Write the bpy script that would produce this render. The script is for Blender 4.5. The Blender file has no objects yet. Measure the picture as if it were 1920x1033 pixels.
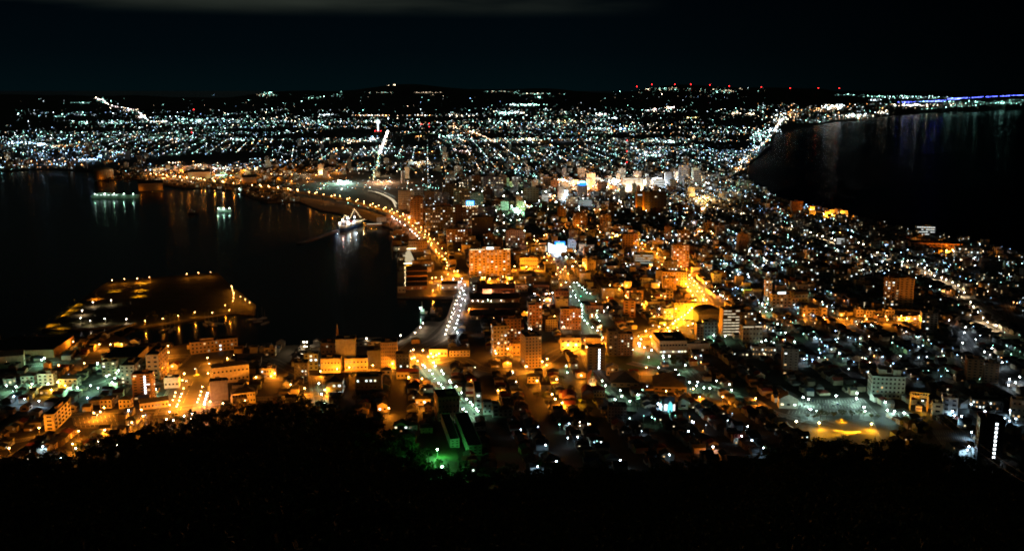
import bpy, bmesh, math, random
from mathutils import Vector, Matrix
R = random.Random(7)
S = bpy.context.scene
COL = S.collection
rad = math.radians
# ------------------------------------------------------------------ camera
CAMZ, PITCH, F = 335.0, rad(11.1), 1800.0      # F: focal length in pixels of the 1920 px wide photograph
cd = bpy.data.cameras.new('camera')
cd.sensor_width = 36.0; cd.lens = 36.0 * F / 1920.0
cd.clip_start = 1.0; cd.clip_end = 90000.0
cam = bpy.data.objects.new('camera', cd); COL.objects.link(cam)
cam.location = (0, 0, CAMZ); cam.rotation_euler = (rad(90) - PITCH, 0, 0)
S.camera = cam
# ------------------------------------------------------------------ sky
W = bpy.data.worlds.new('World'); S.world = W; W.use_nodes = True
nt = W.node_tree; nt.nodes.clear()
N = nt.nodes.new; L = nt.links.new
tc = N('ShaderNodeTexCoord'); sp = N('ShaderNodeSeparateXYZ'); L(tc.outputs['Generated'], sp.inputs[0])
cr = N('ShaderNodeValToRGB'); L(sp.outputs['Z'], cr.inputs[0])
e = cr.color_ramp.elements
e[0].position = 0.0; e[0].color = (0.0006, 0.0040, 0.0052, 1)
e[1].position = 1.0; e[1].color = (0.0001, 0.0004, 0.0007, 1)
k = e.new(0.035); k.color = (0.0004, 0.0024, 0.0036, 1)
k = e.new(0.10); k.color = (0.0002, 0.0012, 0.0024, 1)
k = e.new(0.22); k.color = (0.0002, 0.0009, 0.0016, 1)
# darker over the open sea (east)
mrx = N('ShaderNodeMapRange'); L(sp.outputs['X'], mrx.inputs['Value'])
mrx.inputs['From Min'].default_value = 0.05; mrx.inputs['From Max'].default_value = 0.5
mrx.inputs['To Min'].default_value = 1.0; mrx.inputs['To Max'].default_value = 0.12
mul = N('ShaderNodeVectorMath'); mul.operation = 'SCALE'; L(cr.outputs[0], mul.inputs[0]); L(mrx.outputs[0], mul.inputs['Scale'])
# thin night cloud high up, over the bay side
mp = N('ShaderNodeMapping'); L(tc.outputs['Generated'], mp.inputs[0]); mp.inputs['Scale'].default_value = (2.2, 2.2, 16)
nz = N('ShaderNodeTexNoise'); L(mp.outputs[0], nz.inputs['Vector']); nz.inputs['Scale'].default_value = 1.6; nz.inputs['Detail'].default_value = 4
m1 = N('ShaderNodeMapRange'); L(nz.outputs[0], m1.inputs['Value']); m1.inputs['From Min'].default_value = 0.38; m1.inputs['From Max'].default_value = 0.72
m2 = N('ShaderNodeMapRange'); L(sp.outputs['Z'], m2.inputs['Value']); m2.inputs['From Min'].default_value = 0.066; m2.inputs['From Max'].default_value = 0.082
m2.interpolation_type = 'SMOOTHSTEP'
m3 = N('ShaderNodeMapRange'); L(sp.outputs['X'], m3.inputs['Value']); m3.inputs['From Min'].default_value = 0.16; m3.inputs['From Max'].default_value = 0.0
ma = N('ShaderNodeMath'); ma.operation = 'MULTIPLY'; L(m1.outputs[0], ma.inputs[0]); L(m2.outputs[0], ma.inputs[1])
mb_ = N('ShaderNodeMath'); mb_.operation = 'MULTIPLY'; L(ma.outputs[0], mb_.inputs[0]); L(m3.outputs[0], mb_.inputs[1])
cl = N('ShaderNodeVectorMath'); cl.operation = 'SCALE'; cl.inputs[0].default_value = (0.022, 0.026, 0.019); L(mb_.outputs[0], cl.inputs['Scale'])
ad = N('ShaderNodeVectorMath'); ad.operation = 'ADD'; L(mul.outputs[0], ad.inputs[0]); L(cl.outputs[0], ad.inputs[1])
bg = N('ShaderNodeBackground'); L(ad.outputs[0], bg.inputs[0]); bg.inputs[1].default_value = 0.85
wo = N('ShaderNodeOutputWorld'); L(bg.outputs[0], wo.inputs[0])
# ------------------------------------------------------------------ exposure and sampling
S.view_settings.view_transform = 'Standard'; S.view_settings.look = 'None'
S.view_settings.exposure = 0.25; S.view_settings.gamma = 1.0
S.render.engine = 'CYCLES'
cy = S.cycles
cy.use_denoising = True
try: cy.denoiser = 'OPENIMAGEDENOISE'
except Exception: pass
cy.max_bounces = 3; cy.diffuse_bounces = 1; cy.glossy_bounces = 2; cy.transmission_bounces = 0; cy.transparent_max_bounces = 4
cy.sample_clamp_indirect = 0.3; cy.sample_clamp_direct = 0.0
cy.caustics_reflective = False; cy.caustics_refractive = False
cy.use_light_tree = True; cy.use_adaptive_sampling = True; cy.adaptive_threshold = 0.012; cy.adaptive_min_samples = 56
cy.filter_width = 1.85
LP = 1.0      # one dial for every lamp
# ------------------------------------------------------------------ materials
MATS = {}
def mat(name, col, rough=0.8, var=0.25, scale=0.3, metal=0.0, bump=0.0, spec=0.4):
    if name in MATS: return MATS[name]
    m = bpy.data.materials.new(name); m.use_nodes = True
    t = m.node_tree; b = t.nodes['Principled BSDF']
    b.inputs['Roughness'].default_value = rough; b.inputs['Metallic'].default_value = metal
    b.inputs['Specular IOR Level'].default_value = spec
    g = t.nodes.new('ShaderNodeTexCoord'); n = t.nodes.new('ShaderNodeTexNoise')
    n.inputs['Scale'].default_value = scale; n.inputs['Detail'].default_value = 5
    t.links.new(g.outputs['Object'], n.inputs['Vector'])
    r = t.nodes.new('ShaderNodeValToRGB'); t.links.new(n.outputs[0], r.inputs[0])
    r.color_ramp.elements[0].position = 0.3; r.color_ramp.elements[1].position = 0.7
    r.color_ramp.elements[0].color = tuple(c * (1 - var) for c in col) + (1,)
    r.color_ramp.elements[1].color = tuple(min(1, c * (1 + var)) for c in col) + (1,)
    t.links.new(r.outputs[0], b.inputs['Base Color'])
    if bump:
        bp = t.nodes.new('ShaderNodeBump'); bp.inputs['Strength'].default_value = bump; bp.inputs['Distance'].default_value = 1.0
        t.links.new(n.outputs[0], bp.inputs['Height']); t.links.new(bp.outputs[0], b.inputs['Normal'])
    MATS[name] = m; return m
def emit(name, col, s):
    if name in MATS: return MATS[name]
    m = bpy.data.materials.new(name); m.use_nodes = True
    t = m.node_tree; t.nodes.clear()
    em = t.nodes.new('ShaderNodeEmission'); o = t.nodes.new('ShaderNodeOutputMaterial')
    em.inputs[0].default_value = (*col, 1); em.inputs[1].default_value = s
    t.links.new(em.outputs[0], o.inputs[0])
    try: m.cycles.emission_sampling = 'NONE'
    except Exception: pass
    MATS[name] = m; return m
WALL = {
 'cream': mat('cream_render', (.48, .42, .31)), 'white': mat('white_render', (.62, .62, .58)), 'grey': mat('grey_concrete', (.30, .30, .29)),
 'dark': mat('dark_concrete', (.11, .11, .11)), 'brown': mat('brown_tile', (.27, .18, .11)), 'brick': mat('red_brick', (.36, .20, .11)),
 'tan': mat('tan_tile', (.38, .28, .17)), 'teal': mat('pale_green_render', (.34, .42, .37)), 'black': mat('dark_glass_cladding', (.05, .05, .055), rough=.4),
 'pale': mat('pale_blue_render', (.42, .48, .52)), 'wood': mat('dark_timber_siding', (.13, .10, .075), scale=1.5),
}
ROOF = {'dark': mat('dark_roofing', (.035, .035, .036)), 'red': mat('red_roofing', (.16, .035, .025)), 'grey': mat('grey_roofing', (.09, .09, .09)),
        'blue': mat('blue_metal_roofing', (.03, .05, .09), rough=.5), 'green': mat('green_copper_roofing', (.05, .12, .09))}
GLASS = mat('unlit_window_glass', (.02, .022, .025), rough=.15, var=.1)
FRAME = mat('window_frame_paint', (.30, .29, .27)); METAL = mat('galvanised_steel', (.35, .35, .35), rough=.5, metal=.6)
LIT = [emit('window_light_warm', (1, .60, .24), .85), emit('window_light_yellow', (1, .85, .5), 1.5), emit('window_light_white', (.85, 1, .95), 1.9),
       emit('window_light_dim', (1, .5, .18), .22), emit('window_light_dull', (.8, .62, .36), .4)]
LCOL = {  # code: (bulb colour, colour of the light on the ground)
 'O': ((1, .50, .17), (1, .275, .012)), 'W': ((1, .86, .66), (1, .70, .38)), 'T': ((.72, 1, .92), (.42, 1, .55)), 'B': ((.62, .82, 1), (.45, .75, 1)),
 'G': ((.5, 1, .7), (.12, 1, .18)), 'Y': ((1, .80, .30), (1, .42, .010)), 'R': ((1, .05, .04), (1, .03, .02)), 'P': ((1, .78, .74), (1, .30, .12)),
 'S': ((.85, .95, 1), (.7, .85, 1)), 'C': ((.8, 1, .95), (.58, 1, .80)), 'A': ((.10, .13, 1), (.1, .15, 1))}
BULB = {c: emit('lamp_glass_' + n, LCOL[c][0], 34) for c, n in zip('OWTBGYRPSAC', 'orange warm teal blue green yellow red rose white indigo cyan'.split())}
DCOL = dict({c: LCOL[c][0] for c in LCOL}, T=(.42, 1, .82), B=(.34, .62, 1), S=(.72, .93, 1), O=(1, .42, .12), W=(1, .78, .5))
DOTM = {(c, s): emit(f'far_light_{c}_{s}', DCOL[c], v) for c in 'OWTBGYRPSAC' for s, v in ((0, .55), (1, 2.8), (2, 14.0))}
# ------------------------------------------------------------------ pixel <-> place
CP, SP = math.cos(PITCH), math.sin(PITCH)
def ray(px, py):
    a, b = (px - 960) / F, (516.5 - py) / F
    return Vector((a, CP + b * SP, -SP + b * CP))
def proj(p):
    x, y, z = p[0], p[1], p[2] - CAMZ
    d = y * CP - z * SP
    if d < 1: return (-9999, -9999, 1)
    return (960 + F * x / d, 516.5 - F * (y * SP + z * CP) / d, d)
SIL = [(-400, 905), (-200, 895), (0, 885), (60, 872), (130, 845), (200, 832), (260, 812), (330, 788), (400, 775), (470, 768), (520, 760), (580, 756),
       (620, 775), (690, 797), (740, 812), (780, 850), (820, 885), (880, 897), (1000, 897), (1200, 893), (1400, 872), (1440, 848), (1480, 832), (1560, 836),
       (1650, 836), (1720, 842), (1790, 862), (1850, 880), (1920, 900), (2100, 912), (2400, 915)]
def zc(d):
    return 3.0 if d >= 1100 else 3.0 + 45.0 * ((1100.0 - d) / 400.0) ** 1.5
DE = []
for px, py in SIL:
    r = ray(px, py); h = math.hypot(r.x, r.y); d = 500.0
    while CAMZ + r.z / h * d > zc(d): d += 2.0
    DE.append((math.atan2(r.x, r.y), d))
def d_edge(az):
    if az <= DE[0][0]: return DE[0][1]
    for (a0, d0), (a1, d1) in zip(DE, DE[1:]):
        if az <= a1: return d0 + (d1 - d0) * (az - a0) / (a1 - a0)
    return DE[-1][1]
HILL = [(-.62, 120, 9300), (-.53, 150, 9300), (-.44, 190, 9000), (-.40, 150, 9200), (-.30, 120, 9800), (-.2, 240, 9500), (-.12, 330, 9800), (-.05, 300, 10200),
        (.03, 260, 10200), (.10, 210, 10600), (.17, 320, 9800), (.24, 330, 9600), (.3, 260, 10000), (.36, 120, 11500), (.44, 110, 12500), (.52, 120, 13500), (.62, 60, 14000)]
def hill(x, y):
    d = math.hypot(x, y); az = math.atan2(x, y)
    if d < 8600: return 2.4
    i = 0
    while i < len(HILL) - 2 and az > HILL[i + 1][0]: i += 1
    (a0, h0, s0), (a1, h1, s1) = HILL[i], HILL[i + 1]
    t = min(1, max(0, (az - a0) / (a1 - a0))); t = t * t * (3 - 2 * t)
    h, s = h0 + (h1 - h0) * t, s0 + (s1 - s0) * t
    u = (d - s) / 5200.0
    if u <= 0: return 2.4
    v = min(1, u)
    return 2.4 + h * (v * v * (3 - 2 * v)) * (1 + .10 * math.sin(az * 47) + .06 * math.sin(az * 113 + d * .002))
def H(x, y):
    d = math.hypot(x, y)
    if d >= 1100: return max(3.0, hill(x, y)) if d > 8600 else 3.0
    z = zc(max(d, 640)); e_ = d_edge(math.atan2(x, y))
    if y < 0: e_ = 1000
    if d < e_:
        z0 = zc(e_); t = 1 - d / e_
        return max(z0, z0 + (CAMZ - 22 - z0) * t ** 1.27)
    return z
def G(px, py, h=0.0):
    """the point of the ground (or h metres over it) that the pixel shows"""
    r = ray(px, py)
    if r.z < -1e-6:
        t = (CAMZ - 3 - h) / -r.z
        d = t * math.hypot(r.x, r.y)
        if 1100 <= d <= 8600: return Vector((r.x * t, r.y * t, 3.0))
    t = 400.0
    while t < 26000:
        p = r * t
        if CAMZ + p.z < H(p.x, p.y) + h: break
        t *= 1.006
    a, b = t / 1.006, t
    for _ in range(12):
        m = (a + b) / 2; p = r * m
        if CAMZ + p.z < H(p.x, p.y) + h: b = m
        else: a = m
    p = r * b
    return Vector((p.x, p.y, H(p.x, p.y)))
def depth(p): return proj(p)[2]
# ------------------------------------------------------------------ mesh and object helpers
class MB:
    def __init__(s): s.v, s.f, s.m, s.mats = [], [], [], []
    def mi(s, m):
        if m not in s.mats: s.mats.append(m)
        return s.mats.index(m)
    def face(s, pts, m):
        n = len(s.v); s.v += [tuple(p) for p in pts]; s.f.append(tuple(range(n, n + len(pts)))); s.m.append(s.mi(m))
    def box(s, x0, x1, y0, y1, z0, z1, m, bottom=False, T=None, top=None):
        n = len(s.v)
        c = [(x0, y0, z0), (x1, y0, z0), (x1, y1, z0), (x0, y1, z0), (x0, y0, z1), (x1, y0, z1), (x1, y1, z1), (x0, y1, z1)]
        s.v += [tuple(T @ Vector(p)) for p in c] if T else c
        fs = [(0, 1, 5, 4), (1, 2, 6, 5), (2, 3, 7, 6), (3, 0, 4, 7), (4, 5, 6, 7)] + ([(3, 2, 1, 0)] if bottom else [])
        i = s.mi(m); j = s.mi(top) if top else i
        for k_, f in enumerate(fs):
            s.f.append(tuple(n + q for q in f)); s.m.append(j if k_ == 4 else i)
    def gable(s, x0, x1, y0, y1, z0, h, m, wall=None, axis='x', T=None):
        o = .5
        if axis == 'x': c = [(x0 - o, y0 - o, z0), (x1 + o, y0 - o, z0), (x1 + o, y1 + o, z0), (x0 - o, y1 + o, z0), (x0 - o, (y0 + y1) / 2, z0 + h), (x1 + o, (y0 + y1) / 2, z0 + h)]
        else: c = [(x0 - o, y1 + o, z0), (x0 - o, y0 - o, z0), (x1 + o, y0 - o, z0), (x1 + o, y1 + o, z0), ((x0 + x1) / 2, y1 + o, z0 + h), ((x0 + x1) / 2, y0 - o, z0 + h)]
        n = len(s.v); s.v += [tuple(T @ Vector(p)) for p in c] if T else c
        i = s.mi(m); w = s.mi(wall or m)
        if axis == 'x': fs = [((0, 1, 5, 4), i), ((2, 3, 4, 5), i), ((3, 0, 4), w), ((1, 2, 5), w), ((3, 2, 1, 0), i)]
        else: fs = [((0, 1, 5, 4), i), ((2, 3, 4, 5), i), ((3, 0, 4), w), ((1, 2, 5), w), ((3, 2, 1, 0), i)]
        for f, q in fs: s.f.append(tuple(n + a for a in f)); s.m.append(q)
    def hip(s, x0, x1, y0, y1, z0, h, m, T=None):
        o = .5; x0 -= o; x1 += o; y0 -= o; y1 += o
        q = min(x1 - x0, y1 - y0) * .5
        if x1 - x0 >= y1 - y0: a, b = (x0 + q, (y0 + y1) / 2, z0 + h), (x1 - q, (y0 + y1) / 2, z0 + h)
        else: a, b = ((x0 + x1) / 2, y0 + q, z0 + h), ((x0 + x1) / 2, y1 - q, z0 + h)
        c = [(x0, y0, z0), (x1, y0, z0), (x1, y1, z0), (x0, y1, z0), a, b]
        n = len(s.v); s.v += [tuple(T @ Vector(p)) for p in c] if T else c
        i = s.mi(m)
        fs = [(0, 1, 5, 4), (2, 3, 4, 5), (3, 0, 4), (1, 2, 5)] if x1 - x0 >= y1 - y0 else [(0, 1, 4), (1, 2, 5, 4), (2, 3, 5), (3, 0, 4, 5)]
        for f in fs + [(3, 2, 1, 0)]: s.f.append(tuple(n + a_ for a_ in f)); s.m.append(i)
    def tube(s, pts, r0, r1, m, n=6, cap=True):
        k_ = len(pts); base = len(s.v)
        for i, p in enumerate(pts):
            p = Vector(p); d = (Vector(pts[min(i + 1, k_ - 1)]) - Vector(pts[max(i - 1, 0)])).normalized()
            u = d.orthogonal().normalized() if abs(d.z) > .9 else d.cross(Vector((0, 0, 1))).normalized()
            w = d.cross(u); r = r0 + (r1 - r0) * i / max(1, k_ - 1)
            for j in range(n):
                a = 2 * math.pi * j / n; s.v.append(tuple(p + (u * math.cos(a) + w * math.sin(a)) * r))
        q = s.mi(m)
        for i in range(k_ - 1):
            for j in range(n):
                s.f.append((base + i * n + j, base + i * n + (j + 1) % n, base + (i + 1) * n + (j + 1) % n, base + (i + 1) * n + j)); s.m.append(q)
        if cap:
            s.f.append(tuple(base + j for j in reversed(range(n)))); s.m.append(q)
            s.f.append(tuple(base + (k_ - 1) * n + j for j in range(n))); s.m.append(q)
    def lathe(s, prof, m, n=12, c=(0, 0, 0)):
        base = len(s.v)
        for r, z in prof:
            for j in range(n):
                a = 2 * math.pi * j / n; s.v.append((c[0] + r * math.cos(a), c[1] + r * math.sin(a), c[2] + z))
        q = s.mi(m)
        for i in range(len(prof) - 1):
            for j in range(n):
                s.f.append((base + i * n + j, base + i * n + (j + 1) % n, base + (i + 1) * n + (j + 1) % n, base + (i + 1) * n + j)); s.m.append(q)
        s.f.append(tuple(base + (len(prof) - 1) * n + j for j in range(n))); s.m.append(q)
    def dot(s, p, r, m):
        n = len(s.v); x, y, z = p
        s.v += [(x + r, y, z), (x - r, y, z), (x, y + r, z), (x, y - r, z), (x, y, z + r), (x, y, z - r)]
        i = s.mi(m)
        for f in ((0, 2, 4), (2, 1, 4), (1, 3, 4), (3, 0, 4), (2, 0, 5), (1, 2, 5), (3, 1, 5), (0, 3, 5)): s.f.append(tuple(n + q for q in f)); s.m.append(i)
    def mesh(s, name):
        me = bpy.data.meshes.new(name); me.from_pydata(s.v, [], s.f)
        for m in s.mats: me.materials.append(m)
        me.polygons.foreach_set('material_index', s.m); me.update(); return me
def link(name, data, parent=None, loc=(0, 0, 0), rz=0.0):
    o = bpy.data.objects.new(name, data); COL.objects.link(o)
    if parent: o.parent = parent
    o.location = loc
    if rz: o.rotation_euler = (0, 0, rz)
    return o
def props(o, label=None, cat=None, group=None, kind=None):
    if label: o['label'] = label
    if cat: o['category'] = cat
    if group: o['group'] = group
    if kind: o['kind'] = kind
    return o
def thing(name, label, cat, loc, rz=0.0, group=None): return props(link(name, None, None, loc, rz), label, cat, group)
def struct(name, data, kind='structure'): return props(link(name, data), kind=kind)
LD = {}
def light(parent, code, power, loc, spot=None, r=.3):
    key = (code, round(power * LP), spot is not None)
    if key not in LD:
        l = bpy.data.lights.new('lamp_light', 'SPOT' if spot else 'POINT'); l.energy = power * LP; l.color = LCOL[code][1]; l.shadow_soft_size = r
        if spot: l.spot_size = rad(spot); l.spot_blend = .6
        LD[key] = l
    o = bpy.data.objects.new('lamp_light', LD[key]); COL.objects.link(o); o.parent = parent; o.location = loc
    return o
ORD = 'first second third fourth fifth sixth seventh eighth ninth tenth eleventh twelfth thirteenth fourteenth fifteenth sixteenth seventeenth eighteenth nineteenth twentieth'.split()
for t_ in 'twenty thirty forty fifty sixty seventy eighty ninety'.split():
    if t_ != 'twenty': ORD.append({'thirty': 'thirtieth', 'forty': 'fortieth', 'fifty': 'fiftieth', 'sixty': 'sixtieth', 'seventy': 'seventieth', 'eighty': 'eightieth', 'ninety': 'ninetieth'}[t_])
    ORD += [t_ + '-' + o for o in ORD[:9]]
REFS = []       # (phrase, x, y) of the landmarks that labels refer to
USED = {}
def where(x, y, limit=None):
    """says which one: rank, side and the nearest landmark"""
    b = min(REFS, key=lambda q: (q[1] - x) ** 2 + (q[2] - y) ** 2)
    az = math.atan2(b[1], b[2]); dx, dy = x - b[1], y - b[2]
    u, v = dx * math.cos(az) - dy * math.sin(az), dx * math.sin(az) + dy * math.cos(az)
    side = ('seaward of' if u > 0 else 'bayward of') if abs(u) > abs(v) else ('behind' if v > 0 else 'in front of')
    return b[0], side, math.hypot(dx, dy)
def label_all(items):
    """items: (object, look, x, y); ranks those of one look round one landmark by distance and writes their labels"""
    by = {}
    for o, look, x, y in items:
        r, s, d = where(x, y); by.setdefault((look, s, r), []).append((d, o))
    for (look, s, r), v in by.items():
        v.sort(key=lambda q: q[0])
        for i, (d, o) in enumerate(v):
            o['label'] = f'{look} {s} {r}' if len(v) == 1 else f'{look}, {ORD[min(i, len(ORD)-1)]} {s} {r}'
# ------------------------------------------------------------------ occupancy raster (5 m cells)
OX, OY, OW, OH, OC = -2600, 450, 1200, 900, 5.0
OCC = bytearray(OW * OH)
def occ_disc(x, y, r):
    for j in range(int((y - r - OY) / OC), int((y + r - OY) / OC) + 1):
        for i in range(int((x - r - OX) / OC), int((x + r - OX) / OC) + 1):
            if 0 <= i < OW and 0 <= j < OH and (OX + (i + .5) * OC - x) ** 2 + (OY + (j + .5) * OC - y) ** 2 <= (r + 1.5) ** 2: OCC[j * OW + i] = 1
def occ_line(a, b, r):
    n = max(1, int((b - a).length / 4))
    for i in range(n + 1):
        p = a + (b - a) * (i / n); occ_disc(p.x, p.y, r)
def occupied(x, y):
    i, j = int((x - OX) / OC), int((y - OY) / OC)
    return 0 <= i < OW and 0 <= j < OH and OCC[j * OW + i]
def inpoly(x, y, P):
    c = False; j = len(P) - 1
    for i in range(len(P)):
        if (P[i][1] > y) != (P[j][1] > y) and x < (P[j][0] - P[i][0]) * (y - P[i][1]) / (P[j][1] - P[i][1]) + P[i][0]: c = not c
        j = i
    return c
def PX(s): return [tuple(float(q) for q in t.split(',')) for t in s.split()]
# ================================================================== SETTING: sea, land, slopes, hills
water = mat('bay_water', (.004, .006, .008), rough=.17, var=.1, spec=.11)
t = water.node_tree; b = t.nodes['Principled BSDF']
g_ = t.nodes.new('ShaderNodeTexCoord'); mpn = t.nodes.new('ShaderNodeMapping'); mpn.inputs['Scale'].default_value = (.16, .34, .2); mpn.inputs['Rotation'].default_value = (0, 0, .5)
t.links.new(g_.outputs['Object'], mpn.inputs[0])
n_ = t.nodes.new('ShaderNodeTexNoise'); n_.inputs['Scale'].default_value = 1.0; n_.inputs['Detail'].default_value = 3; t.links.new(mpn.outputs[0], n_.inputs['Vector'])
bp = t.nodes.new('ShaderNodeBump'); bp.inputs['Strength'].default_value = .3; bp.inputs['Distance'].default_value = .4
t.links.new(n_.outputs[0], bp.inputs['Height']); t.links.new(bp.outputs[0], b.inputs['Normal'])
gl = t.nodes.new('ShaderNodeBsdfGlossy'); gl.inputs['Roughness'].default_value = .16; gl.inputs['Color'].default_value = (.9, .95, 1, 1); t.links.new(bp.outputs[0], gl.inputs['Normal'])
fr = t.nodes.new('ShaderNodeFresnel'); fr.inputs['IOR'].default_value = 1.2; ms = t.nodes.new('ShaderNodeMath'); ms.operation = 'MULTIPLY'; ms.inputs[1].default_value = .55; t.links.new(fr.outputs[0], ms.inputs[0])
b.inputs['Specular IOR Level'].default_value = 0.0; mx = t.nodes.new('ShaderNodeMixShader'); t.links.new(ms.outputs[0], mx.inputs[0]); t.links.new(b.outputs[0], mx.inputs[1]); t.links.new(gl.outputs[0], mx.inputs[2])
t.links.new(mx.outputs[0], [n for n in t.nodes if n.type == 'OUTPUT_MATERIAL'][0].inputs[0])
m = MB(); m.face([(-60000, -3000, 0), (60000, -3000, 0), (60000, 80000, 0), (-60000, 80000, 0)], water); struct('sea', m.mesh('sea'))
earth = mat('town_ground', (.075, .071, .063), scale=.03, var=.35, rough=.95)
quay = mat('quay_concrete', (.16, .155, .145), scale=.2)
COAST = PX('-500,322 -100,322 20,320 100,317 170,322 178,332 205,338 240,334 262,337 300,346 345,352 385,352 440,356 478,372 500,379 560,377 575,384 600,393 640,400 662,409 695,413 736,428 744,446 744,556 860,557 857,574 832,600 822,604 800,603 790,606 765,629 742,643 700,647 600,645 520,648 470,652 430,644 365,640 330,648 250,640 215,628 100,636 50,632 -60,640 -300,650')
RCOAST = PX('2300,640 2050,540 1920,478 1830,456 1770,446 1700,431 1620,409 1560,396 1480,379 1430,357 1408,340 1398,325 1402,310 1425,292 1446,272 1455,252 1490,241 1560,229 1640,222 1700,208 1760,203 1920,193 2400,186')
land = [G(*p).xy for p in COAST] + [Vector((-900, 700)), Vector((-700, -400)), Vector((1100, -400)), Vector((1300, 700))] + [G(*p).xy for p in RCOAST] + [Vector((22000, 15000)), Vector((24000, 30000)), Vector((-24000, 30000)), Vector((-14000, 4000))]
LAND = [(p.x, p.y) for p in land]
ISLE = [(p.x, p.y) for p in (G(*q).xy for q in PX('78,617 120,588 165,552 205,526 300,519 408,511 428,530 480,572 478,588 440,584 390,592 330,602 262,612 225,608 180,614 110,618'))]
def slab(name, P, z, zb, top, side):
    from mathutils.geometry import delaunay_2d_cdt
    n = len(P); co, _, fs, *_r = delaunay_2d_cdt([Vector(q) for q in P], [(i, (i + 1) % n) for i in range(n)], [list(range(n))], 1, 1e-3)
    mb = MB()
    for f in fs: mb.face([(co[q].x, co[q].y, z) for q in f], top)
    for i in range(n):
        (x0, y0), (x1, y1) = P[i], P[(i + 1) % n]; mb.face([(x0, y0, z), (x1, y1, z), (x1, y1, zb), (x0, y0, zb)], side)
    me = mb.mesh(name)
    return struct(name, me)
slab('ground', LAND, 3.0, -2, earth, quay)
slab('island_ground', ISLE, 3.0, -2, mat('island_lawn', (.04, .045, .022), scale=.05, var=.4), quay)
def polar(name, a0, a1, na, ds, fz, m_):
    v, f = [], []
    for d in ds:
        for i in range(na + 1):
            a = a0 + (a1 - a0) * i / na; x, y = d * math.sin(a), d * math.cos(a); v.append((x, y, fz(x, y, d)))
    for j in range(len(ds) - 1):
        for i in range(na): q = j * (na + 1) + i; f.append((q, q + 1, q + na + 2, q + na + 1))
    me = bpy.data.meshes.new(name); me.from_pydata(v, [], f); me.materials.append(m_); me.update(); return me
struct('hillside', polar('hillside', rad(-56), rad(56), 300, [2, 30, 60, 90, 120, 150, 180, 220, 260, 300, 340, 380, 420, 460, 500, 540, 580, 610] + [620 + 6 * i for i in range(81)] + [1104],
    lambda x, y, d: H(x, y) if d < 1100 else 2.6, mat('slope_earth', (.02, .02, .015), scale=.05, var=.4)))
struct('hills', polar('hills', rad(-40), rad(42), 320, [8800 + 200 * i for i in range(65)], lambda x, y, d: (hill(x, y) + (0 if d > 8900 else -2)) if inpoly(x, y, LAND) else -25, mat('hill_forest', (.03, .04, .03), scale=.004)))
m = MB(); c0 = G(269, 209)                       # small wooded mound behind the upper road
m.lathe([(150, -3), (140, 30), (110, 62), (70, 84), (30, 94), (5, 97)], mat('hill_forest', (.03, .04, .03)), 20, (c0.x + 20, c0.y, 3)); struct('hill_mound', m.mesh('hill_mound'))
# breakwater
a, b2 = G(560, 456), G(632, 431)
m = MB(); d_ = (b2 - a).normalized(); n2 = Vector((-d_.y, d_.x, 0)) * 5
m.face([a - n2 + Vector((0, 0, -1)), a + n2 + Vector((0, 0, -1)), b2 + n2 + Vector((0, 0, -1)), b2 - n2 + Vector((0, 0, -1))], quay)
for s_ in (-1, 1): m.face([a + n2 * s_ + Vector((0, 0, -1)), b2 + n2 * s_ + Vector((0, 0, -1)), b2 + n2 * s_ * 1.3 + Vector((0, 0, -4)), a + n2 * s_ * 1.3 + Vector((0, 0, -4))], quay)
props(link('breakwater', m.mesh('breakwater')), 'long thin dark breakwater running out into the bay from the bow of the moored ship', 'breakwater')
# ================================================================== ROADS
asph = mat('asphalt', (.085, .082, .078), scale=.15, var=.25); paint = mat('road_paint', (.5, .5, .47), var=.15); paveM = mat('pavement_slabs', (.17, .16, .15), scale=.8)
def smooth(P, step=14.0):
    out = []
    for i in range(len(P) - 1):
        n = max(1, int((P[i + 1] - P[i]).length / step))
        p0, p1, p2, p3 = P[max(i - 1, 0)], P[i], P[i + 1], P[min(i + 2, len(P) - 1)]
        for j in range(n):
            u = j / n; out.append(.5 * ((2 * p1) + (p2 - p0) * u + (2 * p0 - 5 * p1 + 4 * p2 - p3) * u * u + (3 * p1 - p0 - 3 * p2 + p3) * u ** 3))
    return out + [P[-1]]
def strip(mb, Q, off, w, dz, m_, dash=None, fz=None, thick=0):
    prev = None
    for i, p in enumerate(Q):
        d = (Q[min(i + 1, len(Q) - 1)] - Q[max(i - 1, 0)]); d.normalize(); n = Vector((-d.y, d.x))
        l, r = p + n * (off + w / 2), p + n * (off - w / 2)
        zf = fz or (lambda x, y: max(3.0, H(x, y)))
        a, b = Vector((l.x, l.y, zf(l.x, l.y) + dz)), Vector((r.x, r.y, zf(r.x, r.y) + dz))
        if prev and not (dash and i % dash): mb.face([prev[1], b, a, prev[0]], m_)
        prev = (a, b)
ROADS = []
def road(pts, w, name='road', kerb=True, line=True):
    P = [G(*p).xy for p in PX(pts)]; Q = smooth(P)
    o = .25 if min(q.length for q in Q) < 1090 else .05
    m = MB(); strip(m, Q, 0, w, o, asph); 
    if kerb:
        for s_ in (-1, 1): strip(m, Q, s_ * (w / 2 + 1.3), 2.6, o + .12, paveM)
    if line:
        strip(m, Q, 0, .35, o + .02, paint, dash=2)
        for s_ in (-1, 1): strip(m, Q, s_ * (w / 2 - .5), .25, o + .02, paint)
    struct(name, m.mesh(name))
    for a, b in zip(Q, Q[1:]): occ_line(a, b, w / 2 + 4)
    ROADS.append((Q, w))
road('893,790 868,765 840,735 815,708 797,684 790,668 782,655', 16)             # green slope street
road('780,655 815,640 835,625 850,600 862,565 870,535 868,505', 18)             # white waterfront street
road('335,775 350,740 362,715 372,690 390,668 398,655', 44)                      # orange boulevard
road('0,768 60,766 133,779 200,772 300,770 400,757 480,748 560,745 600,738', 12) # lower shore road
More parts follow.
